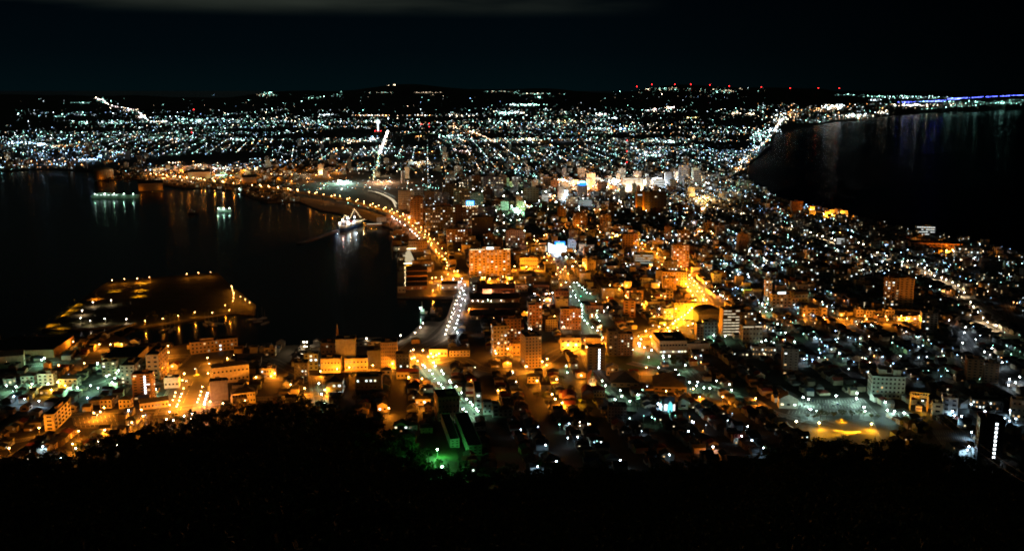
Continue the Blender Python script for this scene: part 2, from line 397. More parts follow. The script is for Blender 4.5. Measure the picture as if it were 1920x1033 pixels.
road('0,700 60,722 150,724 222,702', 10); road('0,690 120,680 200,677 290,672 330,668 480,668 560,700 600,702', 12)
road('592,705 596,730 602,760', 13); road('560,704 640,700 700,696 760,690 800,682 860,672 900,690 960,700', 14)
road('600,702 680,700', 12); road('1100,655 1060,530', 26); road('1100,655 1110,690 1150,735 1170,760', 12)
road('960,700 1000,690 1060,655 1130,645 1190,630 1250,612 1300,592 1325,572 1315,552 1292,525 1277,510 1262,490 1235,478 1200,462', 17)
road('1310,585 1400,592 1450,588 1480,590 1560,596 1640,604 1700,608 1760,604 1840,604 1920,600', 13)
road('2000,660 1900,610 1840,577 1790,541 1700,500 1600,470 1520,445 1440,420 1360,395 1280,372', 18)
road('1780,612 1800,625 1840,680 1880,705 1960,740', 14); road('1880,560 1905,612 1960,640', 10)
road('1455,590 1445,560 1425,545 1395,500', 9); road('1216,575 1180,530 1160,505', 9); road('1130,572 1120,540 1100,510', 9)
road('1290,690 1330,725 1400,745 1450,775', 9); road('1180,680 1260,700 1320,725', 10)
road('868,505 900,520 960,518 1030,500 1045,480 1025,460 1000,440 985,425', 14)
road('1048,490 1056,515 1062,530', 12); road('700,690 760,640 782,632', 8, line=False)
road('876,575 960,574 1040,574', 9); road('1560,800 1500,788 1440,770', 8); road('0,832 80,818 140,800 210,800', 10)
road('1420,280 1400,300 1385,322 1372,335', 16); road('1410,290 1440,262 1455,240 1470,225 1520,215', 16)
road('727,248 722,262 715,280 710,300 706,315 697,338', 16)
road('745,400 700,395 640,385 560,368 480,358 430,352', 10)
# flat yards and open ground
def patch(name, pts, m_, dz=.09, stripes=None):
    P = [G(*p) for p in PX(pts)]; near = min(p.xy.length for p in P) < 1110
    m = MB(); n = 12
    a, b, c, d = P
    for i in range(n):
        for j in range(n):
            q = []
            for u, v in ((i, j), (i + 1, j), (i + 1, j + 1), (i, j + 1)):
                u /= n; v /= n; p = (a * (1 - u) + b * u) * (1 - v) + (d * (1 - u) + c * u) * v
                q.append(Vector((p.x, p.y, H(p.x, p.y) + dz + (.15 if near else 0))))
            m.face(q, m_)
    if stripes:
        for k_ in range(stripes):
            u = (k_ + .5) / stripes
            for v0, v1 in ((.12, .3), (.42, .58), (.72, .9)):
                q = []
                for uu, v in ((u, v0), (u + .12 / stripes, v0), (u + .12 / stripes, v1), (u, v1)):
                    p = (a * (1 - uu) + b * uu) * (1 - v) + (d * (1 - uu) + c * uu) * v; q.append(Vector((p.x, p.y, H(p.x, p.y) + dz + (.22 if near else .05))))
                m.face(q, paint)
    struct(name, m.mesh(name))
    for i in range(9):
        for j in range(9):
            u, v = i / 8, j / 8; p = (a * (1 - u) + b * u) * (1 - v) + (d * (1 - u) + c * u) * v; occ_disc(p.x, p.y, max(6, (b - a).length / 14))
    return P
lotM = mat('parking_asphalt', (.10, .10, .095), scale=.3); lawn = mat('lawn', (.035, .06, .02), scale=.4, var=.4, rough=.95); sandM = mat('gravel_yard', (.11, .10, .07), scale=.3)
patch('parking_lot', '1472,780 1652,780 1618,746 1490,746', lotM, stripes=26)
patch('parking_lot', '1768,838 1826,838 1820,806 1745,806', lotM, stripes=16)
patch('parking_lot', '140,806 225,800 215,775 135,782', lotM, stripes=10)
patch('parking_lot', '1878,800 1950,806 1940,776 1872,776', lotM, stripes=8)
patch('terrace', '1532,832 1662,834 1636,790 1534,790', sandM)
patch('sports_ground', '795,850 862,868 850,815 800,815', lawn)
patch('parking_lot', '745,556 860,556 862,508 745,508', paveM)
patch('jetty', '765,632 800,634 832,604 800,602', quay, dz=.12)
patch('station_yard', '600,384 735,404 745,372 640,352', mat('ballast', (.09, .085, .075), scale=.2))
patch('green_verge', '1100,660 1180,700 1250,680 1180,655', lawn)
patch('square', '320,724 392,724 398,706 335,706', lotM)
for q in ('195,545 240,545 245,535 205,535', '245,555 285,555 283,522 255,524', '120,600 165,600 200,560 170,560'):
    patch('island_pool_patch', q, sandM)  # paler ground put in where the island's light pools lie
# ================================================================== BUILDINGS
WINC = {}
def winmesh(w, h, m, frame=True):
    key = (round(w * 4), round(h * 4), m.name)
    if key in WINC: return WINC[key]
    w, h = key[0] / 4, key[1] / 4
    b = MB(); b.face([(-w / 2 + .12, -.08, .12), (w / 2 - .12, -.08, .12), (w / 2 - .12, -.08, h - .12), (-w / 2 + .12, -.08, h - .12)], m)
    for x0, x1, z0, z1 in ((-w / 2, w / 2, h - .12, h), (-w / 2, w / 2, 0, .12), (-w / 2, -w / 2 + .12, .12, h - .12), (w / 2 - .12, w / 2, .12, h - .12)):
        b.box(x0, x1, -.14, .02, z0, z1, FRAME)
    WINC[key] = b.mesh('window'); return WINC[key]
def pick_lit(r, warm=.6):
    q = r.random()
    return LIT[0] if q < warm * .4 else LIT[1] if q < warm * .65 else LIT[4] if q < warm else LIT[2] if q < .82 else LIT[3]
def windows(o, w, h, dep, fl, cols, lit, r, left, ground=0.0, z0=1.0, wide=.5, litrow=None, cap=100):
    fh = (h - z0) / fl; cnt = 0
    ww, wh = min(w / cols * wide, 6), min(fh * .5, 2.2); faces = [('f', w, cols)]
    if left is not None:
        cs = min(8, max(1, int(dep / max(3.5, w / cols)))); faces.append(('l' if left else 'r', dep, cs))
    rest = MB()
    for side, L_, cs in faces:
        for i in range(fl):
            for j in range(cs):
                s = (j + .5) / cs * L_
                on = r.random() < (lit if litrow is None else (.95 if i in litrow else .04))
                m = pick_lit(r) if on else GLASS
                z = z0 + i * fh + fh * .3
                if side == 'f': p, a = (s - w / 2, 0, z), 0
                elif side == 'l': p, a = (-w / 2, s, z), -math.pi / 2
                else: p, a = (w / 2, s, z), math.pi / 2
                if cnt < cap: link('window', winmesh(ww, wh, m), o, p, a)
                else:
                    T = Matrix.Translation(p) @ Matrix.Rotation(a, 4, 'Z')
                    rest.face([T @ Vector(q) for q in ((-ww / 2, -.08, 0), (ww / 2, -.08, 0), (ww / 2, -.08, wh), (-ww / 2, -.08, wh))], m)
                cnt += 1
    if rest.v: link('window_rest', rest.mesh('window_rest'), o)['kind'] = 'stuff'
WHITEGLOW = emit('lit_white_facade', (.93, 1, .95), 1.0); WARMGLOW = emit('lit_corridor', (1, .84, .55), .75); TEALGLOW = emit('lit_teal_corridor', (.7, 1, .95), .42)
COLGLOW = emit('stair_light', (.85, .95, 1), 5.0)
BLD = []
GRID = 5.0
def building(name, cat, ref, label, px, py, w, h, dep, yaw, wall, fl, cols, lit, style='win', roof='flat', cap=100):
    p = G(px, py); zc_ = depth(p); az = math.degrees(math.atan2(p.x, p.y))
    if isinstance(yaw, str): rz = GRID if yaw == 'g' else float(yaw[1:]); ya = rz + az
    else: ya = yaw; rz = yaw - az
    wm = w * zc_ / F / max(.6, math.cos(rad(ya))); hm = h * zc_ / F * 1.03
    r = random.Random(int(px * 7 + py * 13))
    o = thing(name, label, cat, p - Vector((0, 0, .6)), rad(rz)); hm += .6
    wl = WALL[wall]; rf = ROOF['dark'] if roof in ('flat', 'gable', 'hip', 'dome') else ROOF[roof.split('-')[1]]
    b = MB(); b.box(-wm / 2, wm / 2, 0, dep, 0, hm, wl, bottom=True)
    if fl > 2 and style == 'win':
        for i in range(1, fl): b.box(-wm / 2 - .1, wm / 2 + .1, -.1, dep + .1, 1 + i * (hm - 1) / fl - .12, 1 + i * (hm - 1) / fl + .12, wl, bottom=True)
    link('wall', b.mesh('wall'), o)
    b = MB()
    if roof.startswith('gable'): b.gable(-wm / 2, wm / 2, 0, dep, hm, min(wm, dep) * .35, rf, wl, axis='y' if wm < dep * 1.4 else 'x')
    elif roof.startswith('hip'): b.hip(-wm / 2, wm / 2, 0, dep, hm, min(wm, dep) * .28, rf)
    elif roof == 'dome':
        n = 10
        for i in range(n):
            a0, a1 = math.pi * i / n, math.pi * (i + 1) / n
            q = [(-math.cos(a0) * wm * .52, math.sin(a0) * wm * .22 + hm), (-math.cos(a1) * wm * .52, math.sin(a1) * wm * .22 + hm)]
            b.face([(q[0][0], -.5, q[0][1]), (q[1][0], -.5, q[1][1]), (q[1][0], dep + .5, q[1][1]), (q[0][0], dep + .5, q[0][1])], rf)
            for y in (-.5, dep + .5): b.face([(q[0][0], y, hm), (q[1][0], y, hm), (q[1][0], y, q[1][1]), (q[0][0], y, q[0][1])], rf)
    else:
        b.box(-wm / 2 - .2, wm / 2 + .2, -.2, dep + .2, hm, hm + .25, rf)
        for q in ((-wm / 2 - .2, wm / 2 + .2, -.2, .1), (-wm / 2 - .2, wm / 2 + .2, dep - .1, dep + .2), (-wm / 2 - .2, -wm / 2 + .1, .1, dep - .1), (wm / 2 - .1, wm / 2 + .2, .1, dep - .1)):
            b.box(*q, hm + .25, hm + .95, wl)
    link('roof', b.mesh('roof'), o)
    if roof == 'flat' and hm > 11 and wm > 9:
        b = MB(); q = r.uniform(-.2, .2) * wm
        b.box(q - wm * .14, q + wm * .14, dep * .35, dep * .7, hm + .25, hm + 3.2, wl, top=rf); b.box(q + wm * .2, q + wm * .2 + 2, dep * .3, dep * .3 + 2, hm + .25, hm + 1.6, METAL)
        link('rooftop_unit', b.mesh('rooftop_unit'), o)
    left = None if abs(ya) < 4 else ya > 0
    if style == 'balc':
        fh = (hm - 1) / fl
        for i in range(fl):
            z = 1 + i * fh; b = MB(); b.box(-wm / 2 + .3, wm / 2 - .3, -1.25, -.002, z - .1, z + .05, wl, bottom=True); b.box(-wm / 2 + .3, wm / 2 - .3, -1.35, -1.23, z, z + 1.05, wl, bottom=True)
            link('balcony', b.mesh('balcony'), o)
        windows(o, wm, hm, dep, fl, cols, lit, r, left, cap=cap)
    elif style == 'strip':
        fh = (hm - 1) / fl; gm = {'teal': TEALGLOW, 'white': WHITEGLOW, 'pale': TEALGLOW}.get(wall, WARMGLOW)
        for i in range(fl):
            z = 1 + i * fh; b = MB(); ns = max(3, int(wm / 5)); e0 = -wm * .46
            for k_ in range(ns):
                if r.random() < .86: b.box(e0 + wm * .92 * k_ / ns + .25, e0 + wm * .92 * (k_ + 1) / ns - .25, -.06, -.003, z + fh * .45, z + fh * r.uniform(.66, .8), gm, bottom=True)
            link('lit_wall_strip', b.mesh('lit_wall_strip'), o)  # self-glowing strips stand in for each floor's lit wall
            b = MB(); b.box(-wm / 2 + .2, wm / 2 - .2, -1.2, -.065, z, z + fh * .4, wl, bottom=True); link('balcony', b.mesh('balcony'), o)
        if left is not None: windows(o, .02, hm, dep, fl, 1, lit, r, left, cap=cap) if False else None
    elif style == 'stairs':
        fh = (hm - 2) / fl
        for i in range(fl):
            b = MB(); z = 2 + i * fh; q = wm * .12
            b.box(q, q + wm * .09, -.1, -.003, z, z + fh * .52, COLGLOW, bottom=True); link('stair_window', b.mesh('stair_window'), o)
        windows(o, wm, hm, dep, fl, cols, lit, r, left, cap=40)
    elif cols and fl: windows(o, wm, hm, dep, fl, cols, lit, r, left, cap=cap, litrow={0} if style == 'low' else {fl - 1} if style == 'top' else None, wide=.8 if style == 'low' else .5)
    c_ = math.cos(rad(rz)); s_ = math.sin(rad(rz)); n = max(2, int(wm / 8)); nd = max(2, int(dep / 8))
    for i in range(n + 1):
        for j in range(nd + 1):
            u, v = (i / n - .5) * wm, j / nd * dep; occ_disc(p.x + u * c_ - v * s_, p.y + u * s_ + v * c_, 5)
    if ref: REFS.append((ref, p.x - s_ * dep / 2, p.y + c_ * dep / 2))
    BLD.append((o, wm, hm, dep)); return o, wm, hm, dep
TB = '''warehouse|warehouse|the long dark warehouse|long dark flat-roofed warehouse beside the channel, its end wall faintly orange|40|672|110|14|70|g|tan|0|0|0
workshop|workshop|the orange workshop|low bayside workshop with one orange lamp glaring on its wall|14|690|56|22|15|-8|cream|1|3|0|win|gable
hut|hut||tiny gabled hut glowing orange beside the shore road lamp|87|694|10|12|8|g|cream|0|0|0|win|gable
apartment_building|apartments|the white flats|small white three-storey flats with balconies beside the yellow-lit yard|86|722|26|20|12|g|white|3|3|.1|balc
villa|house||white box-like house behind a lit forecourt at the shore end|52|720|22|15|10|g|white|2|3|.2|win|hip
shop|shop||brightly lit white shopfront at the far bay end of the lower town|15|722|16|11|10|g|white|1|2|1
villa|house|the teal-lit house|cream house whose end wall is washed teal by a lamp|128|727|32|17|12|g|cream|2|4|0|win|hip
villa|house||black-roofed house with two glaring white windows in the yellow yard|88|742|26|12|10|g|dark|1|3|.7|win|hip
apartment_building|apartments|the five-storey flats|five-storey brown flats with a column of lit stair windows by the warehouses|205|706|24|27|12|g|brown|5|3|.5
apartment_building|apartments||narrow grey slab of flats seen end on beside the white-lit lane|240|720|24|34|35|g|grey|5|3|.25
apartment_building|apartments|the stairlit brown tower|brown tower block with one bright white stack of stair lights down its front|268|750|34|48|14|g|brown|9|3|.15|stairs
office_building|offices|the long concrete block|long concrete block receding from a tall blank end wall|288|716|22|50|40|g|tan|6|2|.1
warehouse|warehouse|the cream-walled warehouse|dark-roofed warehouse with a long cream wall near the island bridge|225|684|60|13|50|g|cream|0|0|0
office_building|offices|the quayside office|wide tan quayside office with a few white-lit ground floor windows|403|660|84|21|14|8|tan|3|12|.15|win|flat|100
shed|shed||small box with an orange-lit face on the quay|476|662|14|10|10|g|cream|0|0|0
villa|house||stepped orange-lit building on the quay beside the small box|506|669|20|16|12|g|cream|2|2|.2
town_hall|hall|the glowing classical hall|long pale classical hall blazing yellow beside the boulevard|434|717|66|31|14|9|cream|2|9|0|win|hip
hall|hall|the dark blank block|dark blank block with lamps glaring along its foot beside the boulevard|412|752|32|37|12|2|dark|0|0|0
office_building|offices|the yellow two-storey office|two-storey office glowing bright yellow above the black wood|458|757|42|21|14|6|cream|2|8|0|win|hip
shed|shed||plain dark annex behind the yellow two-storey office|446|736|20|13|10|g|dark|0|0|0
restaurant|restaurant||yellow-lit eatery with white signboard windows east of the classical hall|503|710|26|18|12|g|cream|2|5|.5
restaurant|restaurant|the white corner restaurant|white-walled restaurant with planted roof terrace on the square|322|728|26|19|12|-10|white|1|4|.3
row_building|terrace|the low yellow terrace|low terrace of shops lit yellow above the shore road|290|766|50|13|10|4|cream|1|8|.1|win|gable
villa|house||orange-faced two-storey house, the one nearer the slab apartments|199|766|20|17|10|g|cream|2|3|0|win|hip
villa|house||orange-faced two-storey house next to the low yellow terrace|234|766|20|17|10|g|cream|2|3|0|win|hip
apartment_building|apartments|the orange slab apartments|four-storey slab apartment lit orange, its windowed side receding from a blank end wall|94|808|17|30|48|r7|cream|4|1|.0
house_yellow|house||small house with a bright yellow gable on the shore road|137|772|12|10|10|g|cream|1|1|0|win|gable
house_yellow|house||little yellow-gabled house behind the slab apartments|46|771|14|8|10|g|cream|1|1|0|win|gable
harbour_office|offices|the stepped brown building|stepped brown building below the slim harbour tower|618|674|30|30|20|g|brown|3|4|.2
warehouse|warehouse|the windowless grey block|tall windowless grey block on the harbour side|649|692|36|55|20|g|grey|0|0|0
bank|bank||bank-like block glowing deep yellow from one lamp on its wall|620|699|36|26|18|g|cream|2|6|0
museum|museum|the bright columned museum|low columned building, brightest facade on the orange street|668|694|42|21|18|g|cream|2|6|.6
hall|hall||dark blank hall between the columned facade and the seven-storey office|702|688|26|30|16|g|dark|0|0|0
office_building|offices|the seven-storey office|seven-storey tan office with rows of small dark windows, lit orange|730|691|30|48|22|g|tan|7|9|0|win|flat
apartment_building|apartments||dark flats with two dim windows at the corner beside the seven-storey office|755|697|25|33|12|g|dark|5|4|.12
ferry_terminal|terminal||low white terminal with a lit sign on the quay edge|690|648|52|6|20|0|white|1|6|.4
house_cream|house||tall cream house standing alone below the orange street|724|711|18|17|10|g|cream|2|2|0|win|hip
restaurant|restaurant||low orange-lit restaurant with red roof by the green slope street|765|710|42|13|10|g|cream|1|6|.1|win|hip-red
school|school|the small school|small school with two rows of three yellow-lit windows|627|742|30|26|24|g|teal|2|3|1.0|win|hip
hall|hall|the dark hall|black-walled hall with long yellow windows near its roof|692|743|48|36|18|g|dark|3|6|.55|top
apartment_building|apartments||dark flats with scattered lit windows beside the side street|565|717|24|36|14|g|dark|6|4|.3
office_building|offices||teal-lit block hung with lamps beside the side street|584|694|26|30|14|g|teal|4|3|.35
house_yellow|house|the yellow gabled house|yellow gabled house glowing beside its own lamp in the dark slope|717|773|18|13|10|-5|cream|1|2|.2|win|gable
apartment_building|apartments|the big brown flats|big brown block of flats in dim orange light beside the green street|842|789|40|45|24|10|brown|4|6|0
villa|house||low house with orange porch just uphill of the brown flats|793|760|28|12|8|-4|cream|1|4|.2|win|hip
villa|house||orange-lit house on the steep slope above the sports ground|752|812|28|14|10|-6|cream|2|3|.2|win|gable
school|school|the green-lit school|long school wing washed green by the sports ground floodlight|891|853|26|17|82|r11|teal|3|3|0
school|school|the rear school wing|rear wing of the green school, stepped back from the longer one|853|839|17|15|66|r11|teal|3|2|0
house_cream|house||pale green-lit house halfway down the green street|914|777|16|22|10|g|teal|2|2|0
house_cream|house||narrow pale house at the lower corner of the green street row|930|782|13|23|12|g|teal|3|1|0
house_cream|house||cream house with orange end wall closing the green street row|948|782|26|15|10|g|cream|2|3|0|win|hip
apartment_building|apartments||long green-lit flats running along the green slope street|897|765|12|28|40|g|teal|3|1|.2
shop|shop||bright corner shop at the orange crossing|822|669|34|13|12|g|cream|1|5|0
shop|shop||two-storey shop with orange windows east of the crossing|862|669|38|12|12|g|cream|2|6|.1|win|hip
apartment_building|apartments|the blazing yellow tower|slender apartment tower blazing yellow at its foot|938|668|26|56|14|12|cream|8|4|.35
apartment_building|apartments|the orange balcony tower|wide orange tower banded with balconies behind the blazing one|960|661|34|62|14|6|brick|11|5|.15|balc
shop|shop||stubby orange block squeezed between the blazing tower and the tan one|968|667|15|22|8|g|tan|2|2|0
apartment_building|apartments|the tan balcony tower|tan ten-storey tower with dark balconies, yellow at its foot|1000|690|30|58|26|14|tan|10|5|.06|balc
apartment_building|apartments|the slim orange tower|slim orange tower with lit windows behind the brick halls|1004|621|24|48|14|10|brick|8|4|.35
office_building|offices||cream five-storey office between the slim tower and the wide banded one|1034|622|22|22|14|6|cream|5|5|0
apartment_building|apartments|the banded orange flats|wide orange seven-storey flats with white-lit windows by the avenue|1070|618|38|38|14|5|brick|7|7|.35|balc
shop|shop|the glaring shop row|shop row glaring yellow beside the wooded crossing|1070|656|38|22|12|3|cream|2|4|0
shop|shop||yellow glaring shop at the avenue end of the row|1112|653|30|20|12|3|cream|1|4|0|win|hip
apartment_building|apartments|the dark twin tower|dark narrow tower paired with a brown one above the green park|1149|668|18|46|14|10|dark|7|2|.05
apartment_building|apartments||brown tower with two lit windows above the green park|1172|667|28|40|16|10|brown|8|5|.2
apartment_building|apartments|the white-striped dark tower|dark tower with one continuous white stair light down its front|1118|694|32|42|14|6|dark|8|3|.0|stairs
civic_hall|hall|the cream civic hall|long cream hall with a glowing ground floor arcade|1262|665|50|25|45|g|cream|2|9|.9|low
shop|shop||bright orange block adjoining the cream civic hall|1309|664|40|19|14|g|cream|1|5|.1
apartment_building|apartments|the strip-lit apartments|nine-storey block with bright horizontal corridor lights|1370|631|32|50|18|16|tan|9|4|0|strip
apartment_building|apartments||dark five-storey flats tucked behind the strip-lit apartments|1403|612|28|26|14|g|dark|5|5|.3
hotel|hotel|the stepped cream hotel|stepped cream hotel with a lit roof terrace|1410|648|36|36|18|15|cream|4|6|.0
office_building|offices||narrow tan tower lit from its foot beside the dark domed hall|1312|638|12|30|12|g|tan|6|2|.1
office_building|offices||pale green office next to the narrow tan tower|1332|637|24|33|14|g|teal|5|4|.05
gymnasium|gymnasium|the dark domed hall|black vaulted hall beside the bright crossing|1332|607|44|18|30|g|dark|0|0|0|win|dome
warehouse|warehouse||windowless green-grey box on the curve of the bright street|1270|588|28|17|14|g|teal|0|0|0
apartment_building|apartments|the brick-red tower|brick-red six-storey tower beside the green avenue quarter|1180|595|22|30|14|5|brick|6|2|.05|balc
shop|shop||narrow cream building with an orange glow at its foot|1255|569|13|24|10|4|cream|4|2|0
apartment_building|apartments|the gridded tan flats|wide tan flats gridded with windows on the orange street|1264|538|45|27|14|5|tan|5|9|.1
apartment_building|apartments|the windowed brown tower|brown tower with many white windows at the top of the orange street|1276|501|30|40|14|12|brown|8|5|.5
apartment_building|apartments||dark brown slab beside the lit side street|1177|477|20|36|14|6|brown|8|4|.05
office_building|offices||greenish-lit slab just behind the dark brown one|1194|459|10|22|12|6|teal|5|2|0
office_building|offices|the orange exchange|wide orange-lit office near the waterfront hotel|992|503|34|19|20|3|cream|2|10|0
car_park|car park|the teal parking deck|four-deck parking building with teal-lit floors|1207|496|36|18|20|5|teal|4|4|0|strip
office_building|offices||dark low office below the windowed brown tower|1258|508|24|18|12|5|dark|3|4|.2
hotel|hotel|the waterfront hotel|huge orange-lit waterfront hotel with lit sign and roof lights|919|518|76|48|20|4|tan|10|10|.45|win|flat
kiosk|kiosk||orange quayside pavilion at the warehouse corner|753|549|14|11|10|2|cream|1|2|0
market_hall|market|the yellow market front|long low market front outlined in yellow light|787|511|44|9|16|2|cream|1|8|.4
office_building|offices|the beige quay office|beige three-storey office beside the curving bridge road|784|472|34|19|16|3|tan|3|8|.05
shed|shed||small cream shed beside the striped market roof|790|497|15|12|12|2|cream|1|2|0
inn|inn||square brick inn at the end of the brick halls|1054|568|26|21|16|5|brick|3|5|.1
restaurant|restaurant||dark gabled restaurant with a glowing doorway behind the brick halls|985|525|24|11|12|3|dark|1|3|.8|win|gable
shop|shop||white arcade shop glowing near the green-lit trees|978|548|22|13|12|3|white|2|4|.6
restaurant|restaurant||brick hall with yellow light under its eaves|1015|547|30|12|14|3|brick|1|5|.8|win|gable
restaurant|restaurant|the white gabled cafe|white gabled cafe glaring at the canal crossing|842|544|30|11|12|2|white|1|5|1|win|gable
hotel|hotel||slim brown hotel wing with a column of lit windows|1672|579|22|56|14|20|brown|11|3|.45
hotel|hotel|the tall orange hotel|tall orange hotel slab with a dark window stripe|1697|580|26|57|12|12|tan|13|3|.0
hotel|hotel||dark podium of the tall orange hotel|1700|594|52|12|20|12|dark|1|6|.1
apartment_building|apartments|the pale seven-storey flats|pale seven-storey flats at the orange street end|1742|619|28|31|12|15|pale|7|4|.15
shop|shop||small orange shop first after the yellow corner|1512|593|16|14|10|g|cream|2|2|0
shop|shop||orange shop with flat facade second along the street|1531|591|20|12|10|g|cream|2|3|0
shop|shop||tall yellow shopfront beside the orange lamp|1545|594|10|16|10|g|cream|2|1|0
shop|shop||yellow shopfront by the crossing lamps|1612|594|12|13|10|g|cream|2|2|0
shop|shop||yellow wide shop west of the tall hotel|1632|595|16|12|10|g|cream|2|3|0
shop|shop||low orange shop nearest the tall hotel but one|1651|594|18|11|10|g|cream|1|3|0|win|hip
shop|shop||orange shop at the foot of the slim hotel wing|1668|596|16|14|10|g|cream|2|3|0
shop|shop||glaring yellow forecourt canopy below the tall hotel|1704|602|40|8|12|g|cream|1|6|.8
office_building|offices|the yellow corner office|bright yellow stepped office on the corner with a white sign|1465|577|34|24|14|g|cream|4|5|.1
shop|shop||narrow yellow block against the yellow corner office|1490|578|12|18|10|g|cream|3|2|0
office_building|offices||pale green vaulted office behind the yellow corner|1502|574|24|22|16|g|teal|3|4|0|win|dome
apartment_building|apartments||slim cream tower studded with lit windows beside the yellow corner|1440|567|12|40|12|10|cream|8|2|.7
office_building|offices|the orange coastal works|long orange-lit works on the sea edge|1755|469|90|12|30|10|brick|2|12|.0
office_building|offices|the teal coastal offices|teal offices with lit floors on the sea edge|1815|487|46|22|16|10|pale|4|9|.5
hotel|hotel|the white coastal hotel|white hotel with four lit floors on the sea edge|1735|442|34|17|14|12|white|4|6|0|strip
apartment_building|apartments|the teal balcony block|teal five-storey block with long balconies behind the parking lot|1664|747|58|40|20|14|teal|5|8|.08|balc
shop|shop|the white gabled shop|white gabled shop with blue-lit front beside the parking lot|1478|766|34|18|14|8|white|1|3|.8|win|gable
office_building|offices|the blank white block|tall blank white block with a few tiny windows|1780|781|26|35|14|8|white|4|2|0
house_cream|house||cream flat-roofed house attached to the blank white block|1757|785|17|28|12|8|cream|3|1|0
school|school|the long lit school|long low school with half its windows lit white|1850|769|52|18|14|10|dark|2|9|.6
apartment_building|apartments|the black ten-storey tower|black ten-storey tower with ten white stair lights|1854|869|42|82|14|12|black|10|3|.0|stairs
apartment_building|apartments|the brown twin block|brown windowless-looking block, taller of the pair above the school|1826|717|28|43|14|12|brown|8|3|.0
apartment_building|apartments||brown block, shorter of the pair above the school|1857|718|25|36|14|12|brown|7|3|.06
apartment_building|apartments||cream balconied flats at the bright forecourt|1914|787|34|36|12|10|cream|3|4|.1|balc
apartment_building|apartments|the dark nine-storey tower|dark nine-storey tower standing over unlit roofs|1481|703|28|48|14|10|dark|9|3|.1
office_building|offices|the twin-row office|low office with two full rows of lit windows|1432|669|44|18|14|8|pale|2|8|.95
shed|shed||low annex with one strip of light beside the twin-row office|1393|669|36|8|12|8|dark|1|5|.9
apartment_building|apartments|the dim gridded flats|dim grey five-storey flats in the unlit quarter|1157|793|34|30|14|3|grey|5|6|0
temple|temple|the huge dark temple roof|huge dark sweeping temple roof|1256|735|62|10|40|3|wood|1|5|0|win|hip
hall|hall||long dark-roofed hall with a faint pale eave by the church lane|1172|726|52|9|36|3|wood|1|4|0|win|hip
house_yellow|house||orange-lit gabled house with a white lamp above the church|1148|704|22|14|12|2|cream|2|3|.5|win|gable
villa|house||two-storey house lit orange under a lamp, uphill of the church|1000|719|22|13|10|2|cream|2|3|.1|win|hip
villa|house||low orange-lit house second uphill of the church|1036|708|22|11|10|2|cream|1|3|.1|win|hip
parish_hall|hall||pale parish hall with a red hipped roof below the church|1121|745|26|14|12|2|cream|2|5|0|win|hip-red
house_cream|house||cream gabled wing standing beside the glowing chapel|1281|767|18|14|14|3|white|1|1|0|win|gable
office_building|offices||tall slim brown tower with lit crown by the station|782|429|24|58|18|6|brown|14|4|.15
hotel|hotel||white finned hotel beside the railway platforms|762|393|28|34|14|4|white|8|9|.1
apartment_building|apartments||broad dark apartment block dotted with warm windows near the station|826|437|56|47|16|4|dark|10|12|.3|win|flat|100
office_building|offices||plain brown block between the dotted apartments and the blue sign|861|421|16|34|14|4|brown|8|3|0
hotel|hotel|the blue-signed hotel|orange hotel under a glowing blue rooftop sign|882|421|28|33|14|4|tan|6|5|.6
office_building|offices||black glass office with sparse lights before the blue-signed hotel|905|453|40|44|18|4|black|9|8|.15
apartment_building|apartments||brown block with lit corridors behind the waterfront hotel|858|459|40|28|16|4|brown|6|8|.5
office_building|offices||broad tan office rising behind the waterfront hotel|966|470|34|37|18|4|tan|8|8|.2
office_building|offices||orange-crowned office beyond the dotted apartments|841|373|22|26|14|4|tan|6|4|.3
hotel|hotel||pale green hotel tower in the station quarter|866|391|30|37|16|4|teal|9|6|.15
office_building|offices||grey slab pressed against the pale green hotel tower|894|393|24|30|14|4|grey|6|5|.2
apartment_building|apartments||wide grey apartments with many warm windows and a red roof beacon|925|367|38|34|16|4|grey|8|8|.5
office_building|offices||brick-coloured block topped by a slanting light|893|353|18|22|12|4|brick|5|4|.1
office_building|offices||pale blue office with a blue neon edge near the platforms|785|376|18|24|12|4|pale|5|3|.1
apartment_building|apartments||white slim block with red rooftop lights in the centre|966|361|12|28|12|4|white|8|3|.2
office_building|offices||cream office catching yellow light in the nightlife quarter|1023|353|20|20|14|4|cream|5|4|.2
office_building|offices||brick office beside the cream one in the nightlife quarter|1040|354|14|15|12|4|brick|4|3|.2
office_building|offices||tan block topmost in the nightlife quarter|1090|333|14|17|12|4|tan|5|3|.1
office_building|offices||cream block at the edge of the nightlife quarter|1108|346|16|20|12|4|cream|6|3|.2
office_building|offices||brown windowless-looking block before the neon stores|1129|365|18|22|14|4|brown|5|3|0
hotel|hotel|the blue-crowned hotel|brown hotel wearing a glowing blue ring|1092|369|18|20|16|4|brown|5|4|.2
office_building|offices||pale blue-lit office with tall panes|1072|387|22|17|14|4|pale|4|5|.7
office_building|offices||low pale blue-lit annex with banded floors|1097|387|26|11|14|4|pale|3|5|0|strip
office_building|offices||pale green blocky office in the old centre|996|379|28|25|16|4|teal|6|5|.1
car_park|car park||small white parking tower with banded floors in the old centre|1022|381|12|15|12|4|white|5|2|0|strip
office_building|offices||white-lit office by a glaring lamp in the old centre|1056|374|18|17|12|4|white|4|3|.5
department_store|store|the white-blazing store|department store with blazing white facade|1186|359|40|24|25|4|white|6|6|0|strip
department_store|store||lesser white-blazing store on the sea side of the big one|1236|352|22|13|18|4|white|3|4|0|strip
office_building|offices||cream block beyond the two blazing stores|1262|355|12|17|12|4|cream|5|2|.4
office_building|offices|the pylon-fronted block|big dark block fronted by two orange-lit pylons|1220|397|58|35|20|4|dark|7|10|.05
apartment_building|apartments||grey tower beyond the stores, the taller of the two|1281|346|18|34|12|4|grey|9|4|.3
apartment_building|apartments||grey tower beyond the stores, the shorter of the two|1307|347|14|26|12|4|grey|7|3|.3
